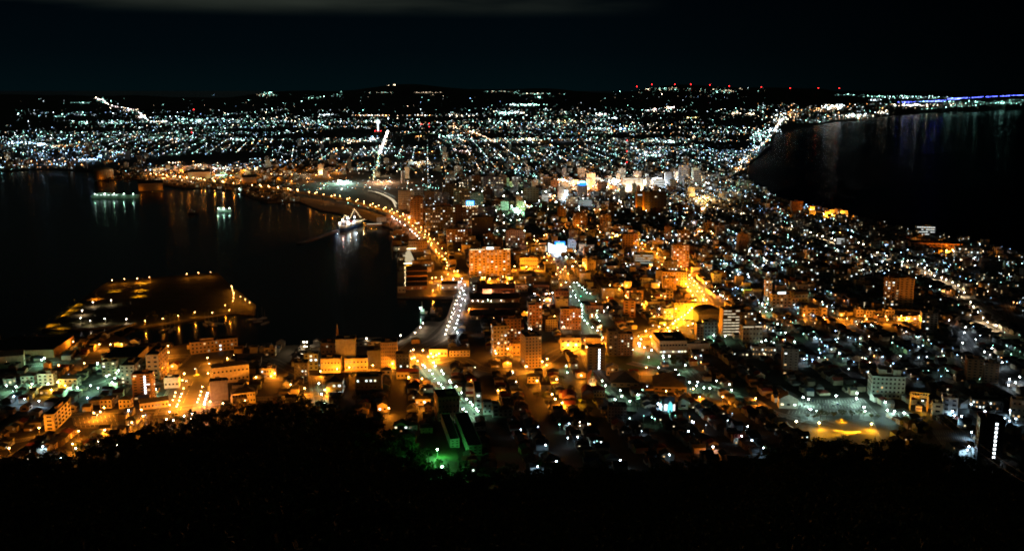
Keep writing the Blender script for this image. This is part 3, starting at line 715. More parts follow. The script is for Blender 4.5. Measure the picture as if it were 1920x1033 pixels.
office_building|offices||black office with a teal-lit side in the old centre|1038|403|20|20|14|4|dark|5|4|.1
apartment_building|apartments||brown block shouldering the black office|1053|413|16|25|12|4|brown|7|3|.2
apartment_building|apartments||pinkish block full of lit windows near the green square|976|397|16|18|12|4|brown|5|4|.5
apartment_building|apartments||broad brown flats above an orange-lit street|1088|427|26|26|14|5|brown|6|6|.2
apartment_building|apartments||tall brown flats standing apart above the orange-lit street|1135|435|20|31|12|6|brown|8|4|.1
office_building|offices||grey office half way to the pylon-fronted block|1148|406|16|23|12|6|grey|6|3|.3
apartment_building|apartments||small white flats on the warm avenue toward the sea|1508|442|14|11|12|10|white|4|3|.8
office_building|offices||white office with banded floors on the warm avenue|1581|459|26|12|14|12|white|3|5|0|strip
apartment_building|apartments||cream flats lit from below in the sea-side quarter|1282|458|22|24|12|8|tan|6|4|.5
school|school||greenish school with long pale wall in the avenue quarter|1500|517|46|13|16|12|teal|3|8|.1
school|school||second greenish school block with a lit stairwell by the avenue|1545|521|30|15|14|12|teal|3|5|.2
gymnasium|gymnasium||pale vaulted hall beyond the greenish schools|1540|508|30|8|20|12|teal|0|0|0|win|dome'''
MADE = {}
for i_, ln in enumerate(TB.split('\n')):
    c = ln.split('|'); yw = c[9]
    if yw not in ('g',) and yw[0] != 'r': yw = float(yw)
    nm = {'house_yellow': 'house', 'house_cream': 'house', 'villa': 'house'}.get(c[0], c[0])
    MADE[c[2] or i_] = building(nm, c[1], c[2], c[3], float(c[4].strip(',')), float(c[5]), float(c[6]), float(c[7]), float(c[8]), yw, c[10], int(c[11]), int(c[12]), float(c[13]),
        c[14] if len(c) > 14 else 'win', c[15] if len(c) > 15 else 'flat', int(c[16]) if len(c) > 16 else 100)
# rooftop signs and lit details
BLUE = emit('blue_sign_light', (.02, .22, .9), 2.0); WSIGN = emit('white_sign_light', (.75, .95, 1), 3.5); CYAN = emit('cyan_sign_light', (.3, .85, 1), 3.5)
YSIGN = emit('yellow_sign_light', (.75, .8, .05), 1.4); REDL = emit('red_beacon_light', (1, .02, .02), 12); GLOWY = emit('warm_string_light', (1, .75, .4), 8)
GLY = {'E': ['###', '#..', '##.', '#..', '###'], 'B': ['##.', '#.#', '##.', '#.#', '##.'], 'K': ['#.#', '#.#', '##.', '#.#', '#.#'],
       'X': ['###', '#.#', '###', '#.#', '###'], 'Z': ['###', '.#.', '###', '.#.', '###']}
def sign(o, w, h, x, y, z, back, text, col):
    b = MB(); b.box(-w / 2, w / 2, 0, .8, 0, h, back, bottom=True); s = link('sign_board', b.mesh('sign_board'), o, (x, y, z))
    b = MB(); n = len(text); cw = w * .86 / n; u = cw / 4; hh = h * .7 / 5
    for i, ch in enumerate(text):
        for r_, row in enumerate(GLY[ch]):
            for c_, q in enumerate(row):
                if q == '#': X = -w * .43 + i * cw + c_ * u + u * .4; Z = h * .85 - (r_ + 1) * hh; b.box(X, X + u * 1.01, -.15, -.01, Z, Z + hh * 1.01, col)
    link('lettering', b.mesh('lettering'), s)
    for q in (-w * .4, w * .4):
        b = MB(); b.box(q - .3, q + .3, .82, 1.3, -3, h * .8, METAL); link('sign_support', b.mesh('sign_support'), s)
o, wm, hm, dp = MADE['the blue-signed hotel']; sign(o, 20, 12, 0, 1, hm + 2, BLUE, 'EBK', CYAN)
b = MB()
for i in range(9): b.dot((-wm * .48 + i * wm * .12, -.8, hm + .5), .8, GLOWY)
link('roof_lights', b.mesh('roof_lights'), o)
o, wm, hm, dp = MADE['the waterfront hotel']; b = MB(); b.box(-6, 6, 0, .6, 0, 3.4, WSIGN, bottom=True); link('sign_board', b.mesh('sign_board'), o, (0, 1, hm + 1.6))
b = MB(); b.box(-16, 16, 4, 14, 0, 5, WALL['tan'], bottom=True); link('penthouse', b.mesh('penthouse'), o, (2, 0, hm + .3))
b = MB()
for i in range(13): b.dot((-wm / 2 + 1 + i * 2.1, -.3, hm + 1.3), .42, GLOWY)
for i in range(7): b.dot((wm / 2 - 1 - i * 1.7, -.3, hm + 1.5), .5, GLOWY)
link('roof_lights', b.mesh('roof_lights'), o)
o, wm, hm, dp = MADE['the yellow corner office']; b = MB(); b.box(-6, 6, 0, .5, 0, 2.4, WSIGN, bottom=True); link('sign_board', b.mesh('sign_board'), o, (0, 1, hm + 1.5))
o, wm, hm, dp = MADE['the stepped cream hotel']; b = MB(); b.box(-wm * .3, wm * .12, 3, 12, 0, 7, WALL['cream'], bottom=True); link('penthouse', b.mesh('penthouse'), o, (0, 0, hm + .3))
b = MB(); b.box(-wm * .48, wm * .05, -.5, -.25, hm - 1, hm - .2, WARMGLOW, bottom=True); b.box(wm * .12, wm * .46, -.5, -.25, hm - .6, hm + .3, WARMGLOW, bottom=True); link('terrace_light', b.mesh('terrace_light'), o)
o, wm, hm, dp = MADE['the teal balcony block']
for q in (-.28, .16):
    b = MB(); b.box(wm * q, wm * (q + .24), 6, 15, 0, 6.5, WALL['teal'], bottom=True, top=ROOF['dark']); link('penthouse', b.mesh('penthouse'), o, (0, 0, hm + .27))
o, wm, hm, dp = MADE['the blue-crowned hotel']; b = MB(); b.lathe([(12, 0), (15, 2), (15, 5), (12, 7), (3, 11)], BLUE, 16); b.lathe([(8, 7.2), (9, 8.2), (8.5, 12)], CYAN, 12); link('glowing_crown', b.mesh('glowing_crown'), o, (0, 9, hm + .3))
o, wm, hm, dp = MADE['the pylon-fronted block']; am = mat('amber_lit_pylon', (.5, .3, .1))
for q in (-.47, -.25):
    b = MB(); b.box(q * wm - 2.4, q * wm + 2.4, -5, -1, 0, hm + 3, am, bottom=True); py_ = link('pylon', b.mesh('pylon'), o)
    light(py_, 'O', 26000, (q * wm, -10, 5))
b = MB(); b.box(-.43 * wm, -.29 * wm, -.6, -.2, hm - 8, hm - 6, WHITEGLOW, bottom=True); link('lit_bridge', b.mesh('lit_bridge'), o)
for ref, q in (('the white-blazing store', 90000),):
    o, wm, hm, dp = MADE[ref]
    for i in range(3): light(o, 'W', q / 2, (-wm / 2 + wm * (i + .5) / 3, -14, 8))
    b = MB()
    for i in range(4): b.dot((-wm / 2 + wm * (i + .5) / 4, -10, 6), 2.0, BULB['S'])
    link('forecourt_lights', b.mesh('forecourt_lights'), o)
# supermarket with white wall and blue roof sign
p = G(1045, 474); zz = depth(p) / F; o = thing('supermarket', 'supermarket with blazing white wall under a blue roof sign', 'supermarket', p, rad(-2)); REFS.append(('the blue-roofed supermarket', p.x, p.y + 15))
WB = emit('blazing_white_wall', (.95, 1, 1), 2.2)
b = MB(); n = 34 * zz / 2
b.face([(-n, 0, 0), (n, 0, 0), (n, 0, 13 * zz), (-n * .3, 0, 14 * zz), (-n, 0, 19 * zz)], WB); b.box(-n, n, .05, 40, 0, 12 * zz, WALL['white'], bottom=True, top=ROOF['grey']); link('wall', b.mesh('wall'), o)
b = MB(); b.box(-n * .3, n * .85, 1, 3, 12.2 * zz, 21 * zz, BLUE, bottom=True); sb = link('sign_board', b.mesh('sign_board'), o)
b = MB(); u = 1.4 * zz
for i in range(3):
    X = -n * .1 + i * 5 * zz
    for r_, row in enumerate(GLY['XZX'[i]]):
        for c_, q in enumerate(row):
            if q == '#': b.box(X + c_ * u, X + c_ * u + u, .8, .98, (19 - r_ * 1.2) * zz - 2.2 * zz, (19 - r_ * 1.2) * zz - 1.0 * zz, CYAN)
link('lettering', b.mesh('lettering'), sb); light(o, 'S', 60000, (0, -16, 8)); light(o, 'S', 30000, (n + 8, -6, 8)); occ_disc(p.x, p.y + 15, 25)
b = MB(); b.box(-8, 8, 0, 1, 0, 6, YSIGN, bottom=True)
p = G(1403, 557); o = thing('billboard', 'small lit yellow billboard standing over dark roofs behind the bright crossing', 'billboard', p, 0); link('panel', b.mesh('panel'), o, (0, 0, 6)); b = MB(); b.box(-.4, .4, .2, .8, 0, 6, METAL); link('post', b.mesh('post'), o)
# ================================================================== LANDMARKS BUILT ONE BY ONE
def place(px, py, yaw=None, rz=None):
    p = G(px, py); az = math.degrees(math.atan2(p.x, p.y)); return p, rad(rz if rz is not None else (yaw or 0) - az), depth(p) / F
def uplight(o, c, q, loc): light(o, c, q, loc)
# church with tiered bell tower
p, a, z = place(1111, 731, 4)
o = thing('church', 'church with floodlit cream bell tower, green spire and dark red roofs', 'church', p, a); REFS.append(('the floodlit church tower', p.x, p.y)); occ_disc(p.x, p.y, 22)
b = MB(); w = 5 * z; t1, t2, t3 = 13 * z, 22 * z, 27 * z
b.box(-w, w, 0, 2 * w, 0, t1, WALL['cream'], bottom=True); b.box(-w - .4, w + .4, -.4, 2 * w + .4, t1, t1 + .5, WALL['white'], bottom=True)
b.box(-w * .8, w * .8, w * .2, w * 1.8, t1 + .5, t2, WALL['cream']); b.box(-w * .9, w * .9, w * .1, w * 1.9, t2, t2 + .4, WALL['white'], bottom=True)
b.lathe([(w * .6, 0), (w * .6, t3 - t2 - .4)], WALL['cream'], 8, (0, w, t2 + .4)); link('bell_tower', b.mesh('bell_tower'), o)
b = MB(); b.lathe([(w * .8, 0), (w * .35, 4 * z), (w * .12, 9 * z), (.08, 13 * z)], ROOF['green'], 8, (0, w, t3)); link('spire', b.mesh('spire'), o)
b = MB(); b.box(-.08, .08, w - .08, w + .08, t3 + 13 * z, t3 + 17 * z, METAL, bottom=True); b.box(-.7, .7, w - .08, w + .08, t3 + 15.2 * z, t3 + 15.6 * z, METAL, bottom=True); link('cross', b.mesh('cross'), o)
for q, zz_ in ((0, t1 * .35), (-w * .5, t1 + 2), (w * .5, t1 + 2)):
    b = MB(); b.box(q - .6, q + .6, -.1 if zz_ < t1 else w * .2 - .1, -.01 if zz_ < t1 else w * .2 - .01, zz_, zz_ + 2.8, GLASS, bottom=True); link('window', b.mesh('window'), o)
b = MB(); b.box(-w * 1.6, w * 1.6, 2 * w + .1, 2 * w + 22, 0, 9, WALL['brick'], bottom=True); link('nave', b.mesh('nave'), o)
b = MB(); b.gable(-w * 1.6, w * 1.6, 2 * w + .1, 2 * w + 22, 9, 6, ROOF['red'], WALL['brick'], 'y'); link('roof', b.mesh('roof'), o)
light(o, 'W', 9000, (-4, -7, 2)); light(o, 'Y', 9000, (5, -7, 2)); light(o, 'Y', 3000, (-7, 6, 2))
# red-roofed vaulted halls next to it
for px, py, w_, lb in ((1068, 758, 26, 'round-vaulted hall with a dim red roof behind the floodlit tree'), (1102, 747, 22, 'round-vaulted hall with a dim red roof between the tree and the church tower')):
    p, a, z = place(px, py, 3); o = thing('hall', lb, 'hall', p, a); w = w_ * z / 2; occ_disc(p.x, p.y + 8, 12); b = MB(); b.box(-w, w, 0, 20, 0, 4, WALL['brick'], bottom=True); link('wall', b.mesh('wall'), o)
    b = MB(); n = 10
    for i in range(n):
        a0, a1 = math.pi * i / n, math.pi * (i + 1) / n; q = [(-math.cos(x) * (w + .3), 4 + math.sin(x) * w * .9) for x in (a0, a1)]
        b.face([(q[0][0], -.3, q[0][1]), (q[1][0], -.3, q[1][1]), (q[1][0], 20, q[1][1]), (q[0][0], 20, q[0][1])], ROOF['red'])
        b.face([(q[0][0], -.3, 4), (q[1][0], -.3, 4), (q[1][0], -.3, q[1][1]), (q[0][0], -.3, q[0][1])], WALL['brick'])
    link('roof', b.mesh('roof'), o)
# glowing chapel
p, a, z = place(1254, 774, 3)
o = thing('chapel', 'small chapel glowing cyan and white with a pointed apse and spire', 'chapel', p, a); REFS.append(('the glowing chapel', p.x, p.y)); occ_disc(p.x, p.y, 16)
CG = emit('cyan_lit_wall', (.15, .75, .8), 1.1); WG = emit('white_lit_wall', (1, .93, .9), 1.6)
b = MB(); b.box(-17 * z, 10 * z, 4, 18, 0, 15 * z, WALL['white'], bottom=True); link('wall', b.mesh('wall'), o)
b = MB(); b.gable(-17 * z, 10 * z, 4, 18, 15 * z, 6, ROOF['dark'], WALL['white'], 'x'); link('roof', b.mesh('roof'), o)
for x0, x1, zt in ((-8, -3, 14), (8.2, 11.5, 15)):
    b = MB(); b.box(x0 * z, x1 * z, 3.7, 3.95, 3 * z, zt * z, WG, bottom=True); link('window', b.mesh('window'), o)
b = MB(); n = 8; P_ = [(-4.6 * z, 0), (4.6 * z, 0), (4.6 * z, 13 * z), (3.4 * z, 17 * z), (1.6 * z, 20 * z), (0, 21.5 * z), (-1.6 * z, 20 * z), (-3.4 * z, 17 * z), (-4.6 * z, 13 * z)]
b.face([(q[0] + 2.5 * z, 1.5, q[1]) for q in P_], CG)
for i in range(len(P_)): q, r_ = P_[i], P_[(i + 1) % len(P_)]; b.face([(q[0] + 2.5 * z, 1.5, q[1]), (r_[0] + 2.5 * z, 1.5, r_[1]), (r_[0] + 2.5 * z, 3.9, r_[1]), (q[0] + 2.5 * z, 3.9, q[1])], WALL['white'])
link('apse', b.mesh('apse'), o)
b = MB(); b.box(1.2 * z, 3.9 * z, 1.2, 1.45, 0, 4.5 * z, GLASS, bottom=True); link('door', b.mesh('door'), o)
b = MB(); b.box(-18 * z, -13 * z, 1, 5, 0, 17 * z, WALL['white'], bottom=True); b.lathe([(3 * z, 0), (.1, 11 * z)], ROOF['green'], 6, (-15.5 * z, 3, 17 * z)); link('tower', b.mesh('tower'), o)
light(o, 'B', 9000, (-20 * z, -3, 9)); light(o, 'G', 1500, (2, -6, 2)); light(o, 'B', 3500, (2, -5, 3))
b = MB(); b.dot((-20 * z, -2, 10), .9, BULB['B']); b.box(-20 * z - .1, -20 * z + .1, -2.1, -1.9, 0, 9.4, METAL, bottom=True); link('floodlight', b.mesh('floodlight'), o)
# observation tower, far
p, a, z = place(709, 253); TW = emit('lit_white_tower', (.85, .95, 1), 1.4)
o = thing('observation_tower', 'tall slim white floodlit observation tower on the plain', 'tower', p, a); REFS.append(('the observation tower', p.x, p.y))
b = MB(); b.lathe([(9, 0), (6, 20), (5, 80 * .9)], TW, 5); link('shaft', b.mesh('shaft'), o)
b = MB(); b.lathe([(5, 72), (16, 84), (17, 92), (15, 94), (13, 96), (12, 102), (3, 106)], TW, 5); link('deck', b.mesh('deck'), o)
b = MB(); b.tube([(0, 0, 106), (0, 0, 122)], .8, .2, METAL); link('mast', b.mesh('mast'), o)
b = MB(); b.box(-26, 26, -60, -30, 0, 26, WALL['brown'], bottom=True, top=ROOF['dark']); bb = link('apartment_building', b.mesh('block'), None, p, a); props(bb, 'dark brown block with red roof lights at the foot of the observation tower', 'apartments')
b = MB()
for q in (-20, 0, 20): b.dot((q, -45, 29), 3, REDL)
link('beacon', b.mesh('beacon'), bb)
# red and white radio masts
def radio_mast(px, py, hpx, lb, n=3, wid=4.0):
    p, a, z = place(px, py); h = hpx * z; o = thing('radio_mast', lb, 'radio mast', p, a); b = MB(); w = wid
    lv = [(i / 8) for i in range(9)]
    for sx, sy in ((-1, -1), (1, -1), (1, 1), (-1, 1)): b.tube([(sx * w, sy * w, 0), (sx * .4, sy * .4, h)], .35, .2, METAL, 4)
    for q in lv[1:-1]:
        e_ = w * (1 - q) + .4 * q; zz_ = h * q; P_ = [(-e_, -e_, zz_), (e_, -e_, zz_), (e_, e_, zz_), (-e_, e_, zz_)]
        for i in range(4): b.tube([P_[i], P_[(i + 1) % 4]], .18, .18, METAL, 4, False)
    for q0, q1 in zip(lv, lv[1:]):
        e0, e1 = w * (1 - q0) + .4 * q0, w * (1 - q1) + .4 * q1; b.tube([(-e0, -e0, h * q0), (e1, -e1, h * q1)], .15, .15, METAL, 4, False); b.tube([(e0, -e0, h * q0), (-e1, -e1, h * q1)], .15, .15, METAL, 4, False)
    link('lattice', b.mesh('lattice'), o)
    for i in range(n):
        b = MB(); b.dot((0, 0, h * (1 - i * .42)), max(1.1, z * 1800 * .00045), REDL); link('beacon', b.mesh('beacon'), o)
    return o
radio_mast(1175, 312, 48, 'lattice radio mast with red beacons rising over the centre', 3, 6)
radio_mast(365, 232, 26, 'lattice radio mast with a red beacon high over the bay-side plain', 1, 8)
radio_mast(360, 258, 16, 'shorter lattice mast with two red beacons on the bay-side plain', 2, 6)
radio_mast(805, 246, 14, 'lattice mast with red beacons among the apartment towers of the plain', 2, 5)
for i_, (px, py) in enumerate(PX('1194,168 1222,167 1265,167 1295,167 1331,168 1367,170 1427,174 1481,176 1534,176 1573,176')):
    radio_mast(px, py, 8 if i_ < 6 else 10, f'red-lit ridge mast, {ORD[i_]} of the line counted toward the sea', 1, 4)
# obelisk-like harbour tower
p, a, z = place(632, 668, 0); o = thing('harbour_tower', 'slim pointed brown tower rising above the stepped brown building', 'tower', p + Vector((0, 8, 0)), a)
b = MB(); b.box(-2.6 * z, 2.6 * z, -3, 3, 0, 40 * z, WALL['tan'], bottom=True); b.box(-2 * z, 2 * z, -2, 2, 40 * z, 50 * z, WALL['brown']); link('shaft', b.mesh('shaft'), o)
b = MB(); b.tube([(0, 0, 50 * z), (0, 0, 60 * z)], .7, .15, METAL); link('mast', b.mesh('mast'), o); light(o, 'O', 3000, (-5, -7, 30 * z))
# monument on the boulevard
p, a, z = place(369, 703, 0); o = thing('monument', 'small floodlit pale monument on a flared base in the dark green of the boulevard', 'monument', p, a); occ_disc(p.x, p.y, 6)
b = MB(); b.lathe([(5.2 * z, 0), (4.4 * z, 1.4 * z), (2.4 * z, 2.4 * z)], WALL['white'], 8); link('base', b.mesh('base'), o)
b = MB(); b.lathe([(2.2 * z, 2.4 * z), (1.3 * z, 6 * z), (1.5 * z, 9 * z), (.9 * z, 11 * z), (.2, 13.5 * z)], WALL['cream'], 8); link('shaft', b.mesh('shaft'), o); light(o, 'Y', 1800, (1.5, -4.5, 1.5)); light(o, 'Y', 900, (-4, -3, 1.5))
# ropeway portal
p, a, z = place(1722, 770, 6); YL = mat('yellow_lit_steel', (.42, .26, .06), var=.1, rough=.5)  # steel colour carries the yellow light that falls on the portal
o = thing('ropeway_portal', 'yellow-lit steel ropeway portal with braced crown', 'ropeway station', p, a); REFS.append(('the yellow ropeway portal', p.x, p.y)); occ_disc(p.x, p.y, 16)
H_ = 36 * z; Wp = 15 * z
for s_ in (-1, 1):
    b = MB(); b.box(s_ * Wp - .6, s_ * Wp + .6, -.6, .6, 0, H_ * .82, YL, bottom=True); b.box(s_ * Wp - .5, s_ * Wp + .5, 5.4, 6.4, 0, H_ * .82, YL, bottom=True)
    for i in range(4): b.tube([(s_ * Wp, 0, H_ * .2 * i), (s_ * Wp, 5.9, H_ * .2 * (i + 1))], .2, .2, YL, 4)
    link('leg', b.mesh('leg'), o)
b = MB()
for zz_ in (.98, .82, .74): b.box(-Wp * 1.15 if zz_ > .9 else -Wp, Wp * 1.15 if zz_ > .9 else Wp, -.5, .5, H_ * zz_ - .4, H_ * zz_ + .4, YL, bottom=True)
for i in range(-3, 4): b.tube([(i * Wp * .28, 0, H_ * .82), (i * Wp * .36, 0, H_ * .98)], .3, .3, YL, 4)
for i in range(-2, 3): b.tube([(i * Wp * .4, 0, H_ * .74), ((i + .5) * Wp * .4, 0, H_ * .82)], .25, .25, YL, 4)
link('crown_truss', b.mesh('crown_truss'), o)
b = MB(); b.box(-Wp * .35, Wp * .35, -3, 4, 0, H_ * .3, WALL['tan'], bottom=True, top=ROOF['dark']); b.box(-Wp * .35, Wp * .35, -3.2, -3.02, H_ * .12, H_ * .22, LIT[3], bottom=True); link('platform', b.mesh('platform'), o)
light(o, 'Y', 5000, (-3, -7, 12)); light(o, 'Y', 4000, (4, -7, 3)); light(o, 'B', 800, (3, -3, 12)); b = MB(); b.dot((3, -2.5, 12), .5, BULB['B']); link('lamp', b.mesh('lamp'), o)
top = p + Vector((0, 0, H_ * .8)); far_end = Vector((150, -40, 300))
for s_ in (-1, 1):
    b = MB(); off = Vector((s_ * 4, 0, 0)); n = 30; P_ = []
    for i in range(n + 1):
        q = i / n; P_.append(top + off + (far_end - top) * q + Vector((0, 0, -34 * math.sin(math.pi * q))))
    b.tube(P_, .09, .09, METAL, 4, False); props(link('ropeway_cable', b.mesh('ropeway_cable')), 'steel ropeway cable climbing the mountain from the portal, ' + ('town-side strand' if s_ < 0 else 'sea-side strand'), 'cable')
# parking of cars, shared car model
CARC = {}
def car_parts(col):
    if col in CARC: return CARC[col]
    pm = mat('car_paint_' + col, {'white': (.6, .6, .6), 'silver': (.35, .36, .38), 'black': (.02, .02, .02), 'red': (.3, .02, .02), 'blue': (.03, .06, .2)}[col], rough=.3, var=.02)
    b = MB(); b.box(-2.1, 2.1, -.85, .85, .32, .82, pm, bottom=True)
    P_ = [(-1.9, .82), (-1.35, 1.42), (.7, 1.45), (1.25, .82)]
    for s_ in (-1, 1): b.face([(x, s_ * (.8 if z_ < 1 else .66), z_) for x, z_ in P_], GLASS)
    for (x0, z0), (x1, z1), m_ in ((P_[0], P_[1], GLASS), (P_[1], P_[2], pm), (P_[2], P_[3], GLASS)):
        y0, y1 = (.8 if z0 < 1 else .66), (.8 if z1 < 1 else .66); b.face([(x0, -y0, z0), (x0, y0, z0), (x1, y1, z1), (x1, -y1, z1)], m_)
    w = MB(); w.tube([(0, -.12, 0), (0, .12, 0)], .33, .33, mat('tyre_rubber', (.02, .02, .02)), 10)
    CARC[col] = (b.mesh('car_body'), w.mesh('wheel')); return CARC[col]
HEADL = MB(); HEADL.box(-.05, .05, -.18, .18, -.1, .1, emit('headlight_glow', (1, .95, .85), 30), bottom=True); HEADL = HEADL.mesh('headlight')
def car(p, rz, col, label, group, head=False):
    bm_, wm_ = car_parts(col); o = thing('parked_car' if not head else 'car', label, 'car', p, rz, group); link('body', bm_, o)
    for x in (-1.3, 1.3):
        for y in (-.8, .8): link('wheel', wm_, o, (x, y, .33))
    if head:
        for y in (-.55, .55): link('headlight', HEADL, o, (2.12, y, .62))
    return o
cols_ = ['white', 'silver', 'black', 'blue', 'white', 'silver', 'black', 'red']
for i, (px, py) in enumerate(PX('1534,760 1545,760 1562,761 1571,758 1576,760 1590,761 1616,762 1515,768 1560,754 1600,755 1508,759 1524,752')):
    car(G(px, py) + Vector((0, 0, .15)), rad(60), cols_[i % 8], f'{cols_[i % 8]} car, {ORD[i]} counted across the teal-lit parking lot behind the terrace', 'cars in the teal-lit parking lot')
for i, (px, py) in enumerate(PX('781,626 789,617 796,609 770,632')):
    car(G(px, py) + Vector((0, 0, .15)), rad(70), cols_[(i * 2 + 2) % 8], f'{cols_[(i * 2 + 2) % 8]} car, {ORD[i]} on the pale jetty', 'cars on the jetty')
car(G(1818, 829) + Vector((0, 0, .3)), rad(10), 'black', 'black car under the white lamp in the striped lot before the black tower', 'cars in the striped lot')
car(G(676, 701) + Vector((0, 0, .3)), rad(8), 'black', 'dark car on the orange street below the columned museum', 'cars on the orange street')
for i, (px, py) in enumerate(PX('842,612 848,598 853,585 858,570 862,556 866,540 1316,585 1322,575 1318,560 1308,546 1300,535 1292,524 1606,608 1822,612 1902,722')):
    where_ = 'waterfront street' if i < 6 else 'blazing orange street' if i < 12 else 'right-hand avenue'
    q = G(px, py) + Vector((0, 0, .15)); c_ = cols_[(i * 3) % 8]
    lb = f'{c_} car with headlights on, {ORD[i if i < 6 else i - 6]} up the {"white waterfront" if i < 6 else "blazing orange"} street' if i < 12 else [f'{c_} car with headlights on the street below the tall orange hotel', f'{c_} car with headlights near the pale seven-storey flats', f'{c_} car with headlights on the road past the brown twin block'][i - 12]
    o = car(q, rad(-95 if i < 12 else -70), c_, lb, 'moving cars on the streets', True); light(o, 'W', 2500, (6, 0, 1.6))
# ships and boats
HULL = mat('white_hull_paint', (.55, .58, .6), rough=.4); HULLB = mat('blue_hull_paint', (.02, .09, .3), rough=.4); HULLD = mat('dark_hull_paint', (.05, .05, .055), rough=.5)
def hull(b, Ln, B, D, m_, top=None, z0=-1):
    n = 12; up = []; lo = []
    for i in range(n + 1):
        u = i / n; x = (u - .5) * Ln; w = B / 2 * (min(1, (u + .35) * 1.6) if u < .3 else 1) * (1 if u < .7 else math.sqrt(max(0.0, 1 - ((u - .7) / .3) ** 2)) + .02)
        up.append((x + (2 if u == 1 else 0), w, D * (1 + .25 * max(0, u - .7) / .3))); lo.append((x * .95, w * .75, z0))
    for s_ in (-1, 1):
        for i in range(n): b.face([(lo[i][0], s_ * lo[i][1], z0), (lo[i + 1][0], s_ * lo[i + 1][1], z0), (up[i + 1][0], s_ * up[i + 1][1], up[i + 1][2]), (up[i][0], s_ * up[i][1], up[i][2])], m_)
    for i in range(n): b.face([(up[i][0], -up[i][1], up[i][2] - .3), (up[i + 1][0], -up[i + 1][1], up[i + 1][2] - .3), (up[i + 1][0], up[i + 1][1], up[i + 1][2] - .3), (up[i][0], up[i][1], up[i][2] - .3)], top or m_)
    b.face([(lo[0][0], -lo[0][1], z0), (lo[0][0], lo[0][1], z0), (up[0][0], up[0][1], D), (up[0][0], -up[0][1], D)], m_)
def water_at(px, py): r = ray(px, py); t = CAMZ / -r.z; return Vector((r.x * t, r.y * t, 0))
A_, B_ = water_at(632, 435), water_at(683, 418); dv = (A_ - B_); Ln = 132
o = thing('museum_ship', 'large white and blue museum ship moored at the quay, outlined by strings of lights', 'ship', (A_ + B_) / 2, math.atan2(dv.y, dv.x)); REFS.append(('the floodlit museum ship', o.location.x, o.location.y))
b = MB(); hull(b, Ln, 18, 5, HULLB); link('lower_hull', b.mesh('lower_hull'), o)
b = MB(); hull(b, Ln + .5, 18.3, 10, HULL, z0=5); link('upper_hull', b.mesh('upper_hull'), o)
b = MB(); b.box(-50, 42, -8, 8, 9.8, 13, HULL, bottom=True); b.box(22, 42, -7.5, 7.5, 13, 20, HULL); link('superstructure', b.mesh('superstructure'), o)
for i in range(16):
    b = MB(); b.box(-48 + i * 5.5, -45.4 + i * 5.5, 8.02, 8.2, 10.6, 11.8, LIT[1], bottom=True); b.box(-48 + i * 5.5, -45.4 + i * 5.5, -8.2, -8.02, 10.6, 11.8, LIT[1], bottom=True); link('window', b.mesh('window'), o)
b = MB(); b.box(0, 8, -4, 4, 13, 19, mat('red_funnel_paint', (.3, .03, .02)), bottom=True); link('funnel', b.mesh('funnel'), o)
for x_, h_ in ((34, 34), (-22, 42)):
    b = MB(); b.tube([(x_, 0, 13), (x_, 0, h_)], .9, .3, HULL, 6); b.tube([(x_, -5, h_ - 6), (x_, 5, h_ - 6)], .3, .3, HULL, 4); link('mast', b.mesh('mast'), o)
b = MB(); P_ = [Vector(q) for q in ((66, 0, 12), (34, 0, 34), (6, 0, 22), (-22, 0, 42), (-62, 0, 14))]
for i in range(4):
    for j in range(10): b.dot(P_[i] + (P_[i + 1] - P_[i]) * (j / 10), .55, GLOWY)
for s_ in (-1, 1):
    for j in range(26): b.dot((-60 + j * 4.4, s_ * 9.4, 11.5), .4, GLOWY)
link('light_string', b.mesh('light_string'), o)
for x_, y_, z_, q, c in ((46, 0, 28, 9000, 'P'), (20, 0, 28, 7000, 'S'), (-22, 0, 26, 5000, 'S'), (40, 17, 14, 6000, 'W'), (5, 17, 14, 5000, 'S'), (-35, 17, 14, 4000, 'W'), (40, -17, 14, 9000, 'S'), (0, -17, 14, 7000, 'S'), (-30, -17, 12, 4000, 'W')): light(o, c, q, (x_, y_, z_))
b = MB()
for x_, y_, z_ in ((46, 0, 24), (18, 0, 25), (-22, 0, 22), (38, 12, 15), (8, 12, 15), (38, -12, 15), (12, -12, 15)): b.dot((x_, y_, z_), 1.8, BULB['S'])
link('floodlight', b.mesh('floodlight'), o)
def ferry(px0, px1, py, label, lit, Bm=18, Dh=7, rot=0):
    a_, b_ = water_at(px0, py + (rot or 0)), water_at(px1, py); Ln = (b_ - a_).length; d = b_ - a_
    o = thing('ferry' if Ln > 60 else 'boat', label, 'ship' if Ln > 60 else 'boat', (a_ + b_) / 2, math.atan2(d.y, d.x))
    b = MB(); hull(b, Ln, Bm, Dh, HULL if lit else HULLD); link('hull', b.mesh('hull'), o)
    b = MB(); b.box(-Ln * .4, Ln * .15, -Bm * .35, Bm * .35, Dh - .2, Dh + 4, HULL, bottom=True); b.box(-Ln * .35, -Ln * .1, -Bm * .3, Bm * .3, Dh + 4, Dh + 8, HULL); link('cabin', b.mesh('cabin'), o)
    b = MB(); b.tube([(-Ln * .2, 0, Dh + 8), (-Ln * .2, 0, Dh + 16)], .4, .2, METAL, 6); link('mast', b.mesh('mast'), o)
    if lit:
        for i in range(6): bb = MB(); bb.box(-Ln * .38 + i * Ln * .08, -Ln * .34 + i * Ln * .08, -Bm * .36, -Bm * .351, Dh + 1, Dh + 2.6, LIT[2], bottom=True); link('window', bb.mesh('window'), o)
        for i in range(lit): x_ = -Ln * .4 + Ln * .8 * i / max(1, lit - 1); light(o, 'T', 1800, (x_, -Bm * .5 - 6, Dh + 5)); bb = MB(); bb.dot((x_, -Bm * .5, Dh + 6), 1.0, BULB['T']); link('deck_lamp', bb.mesh('deck_lamp'), o)
    return o
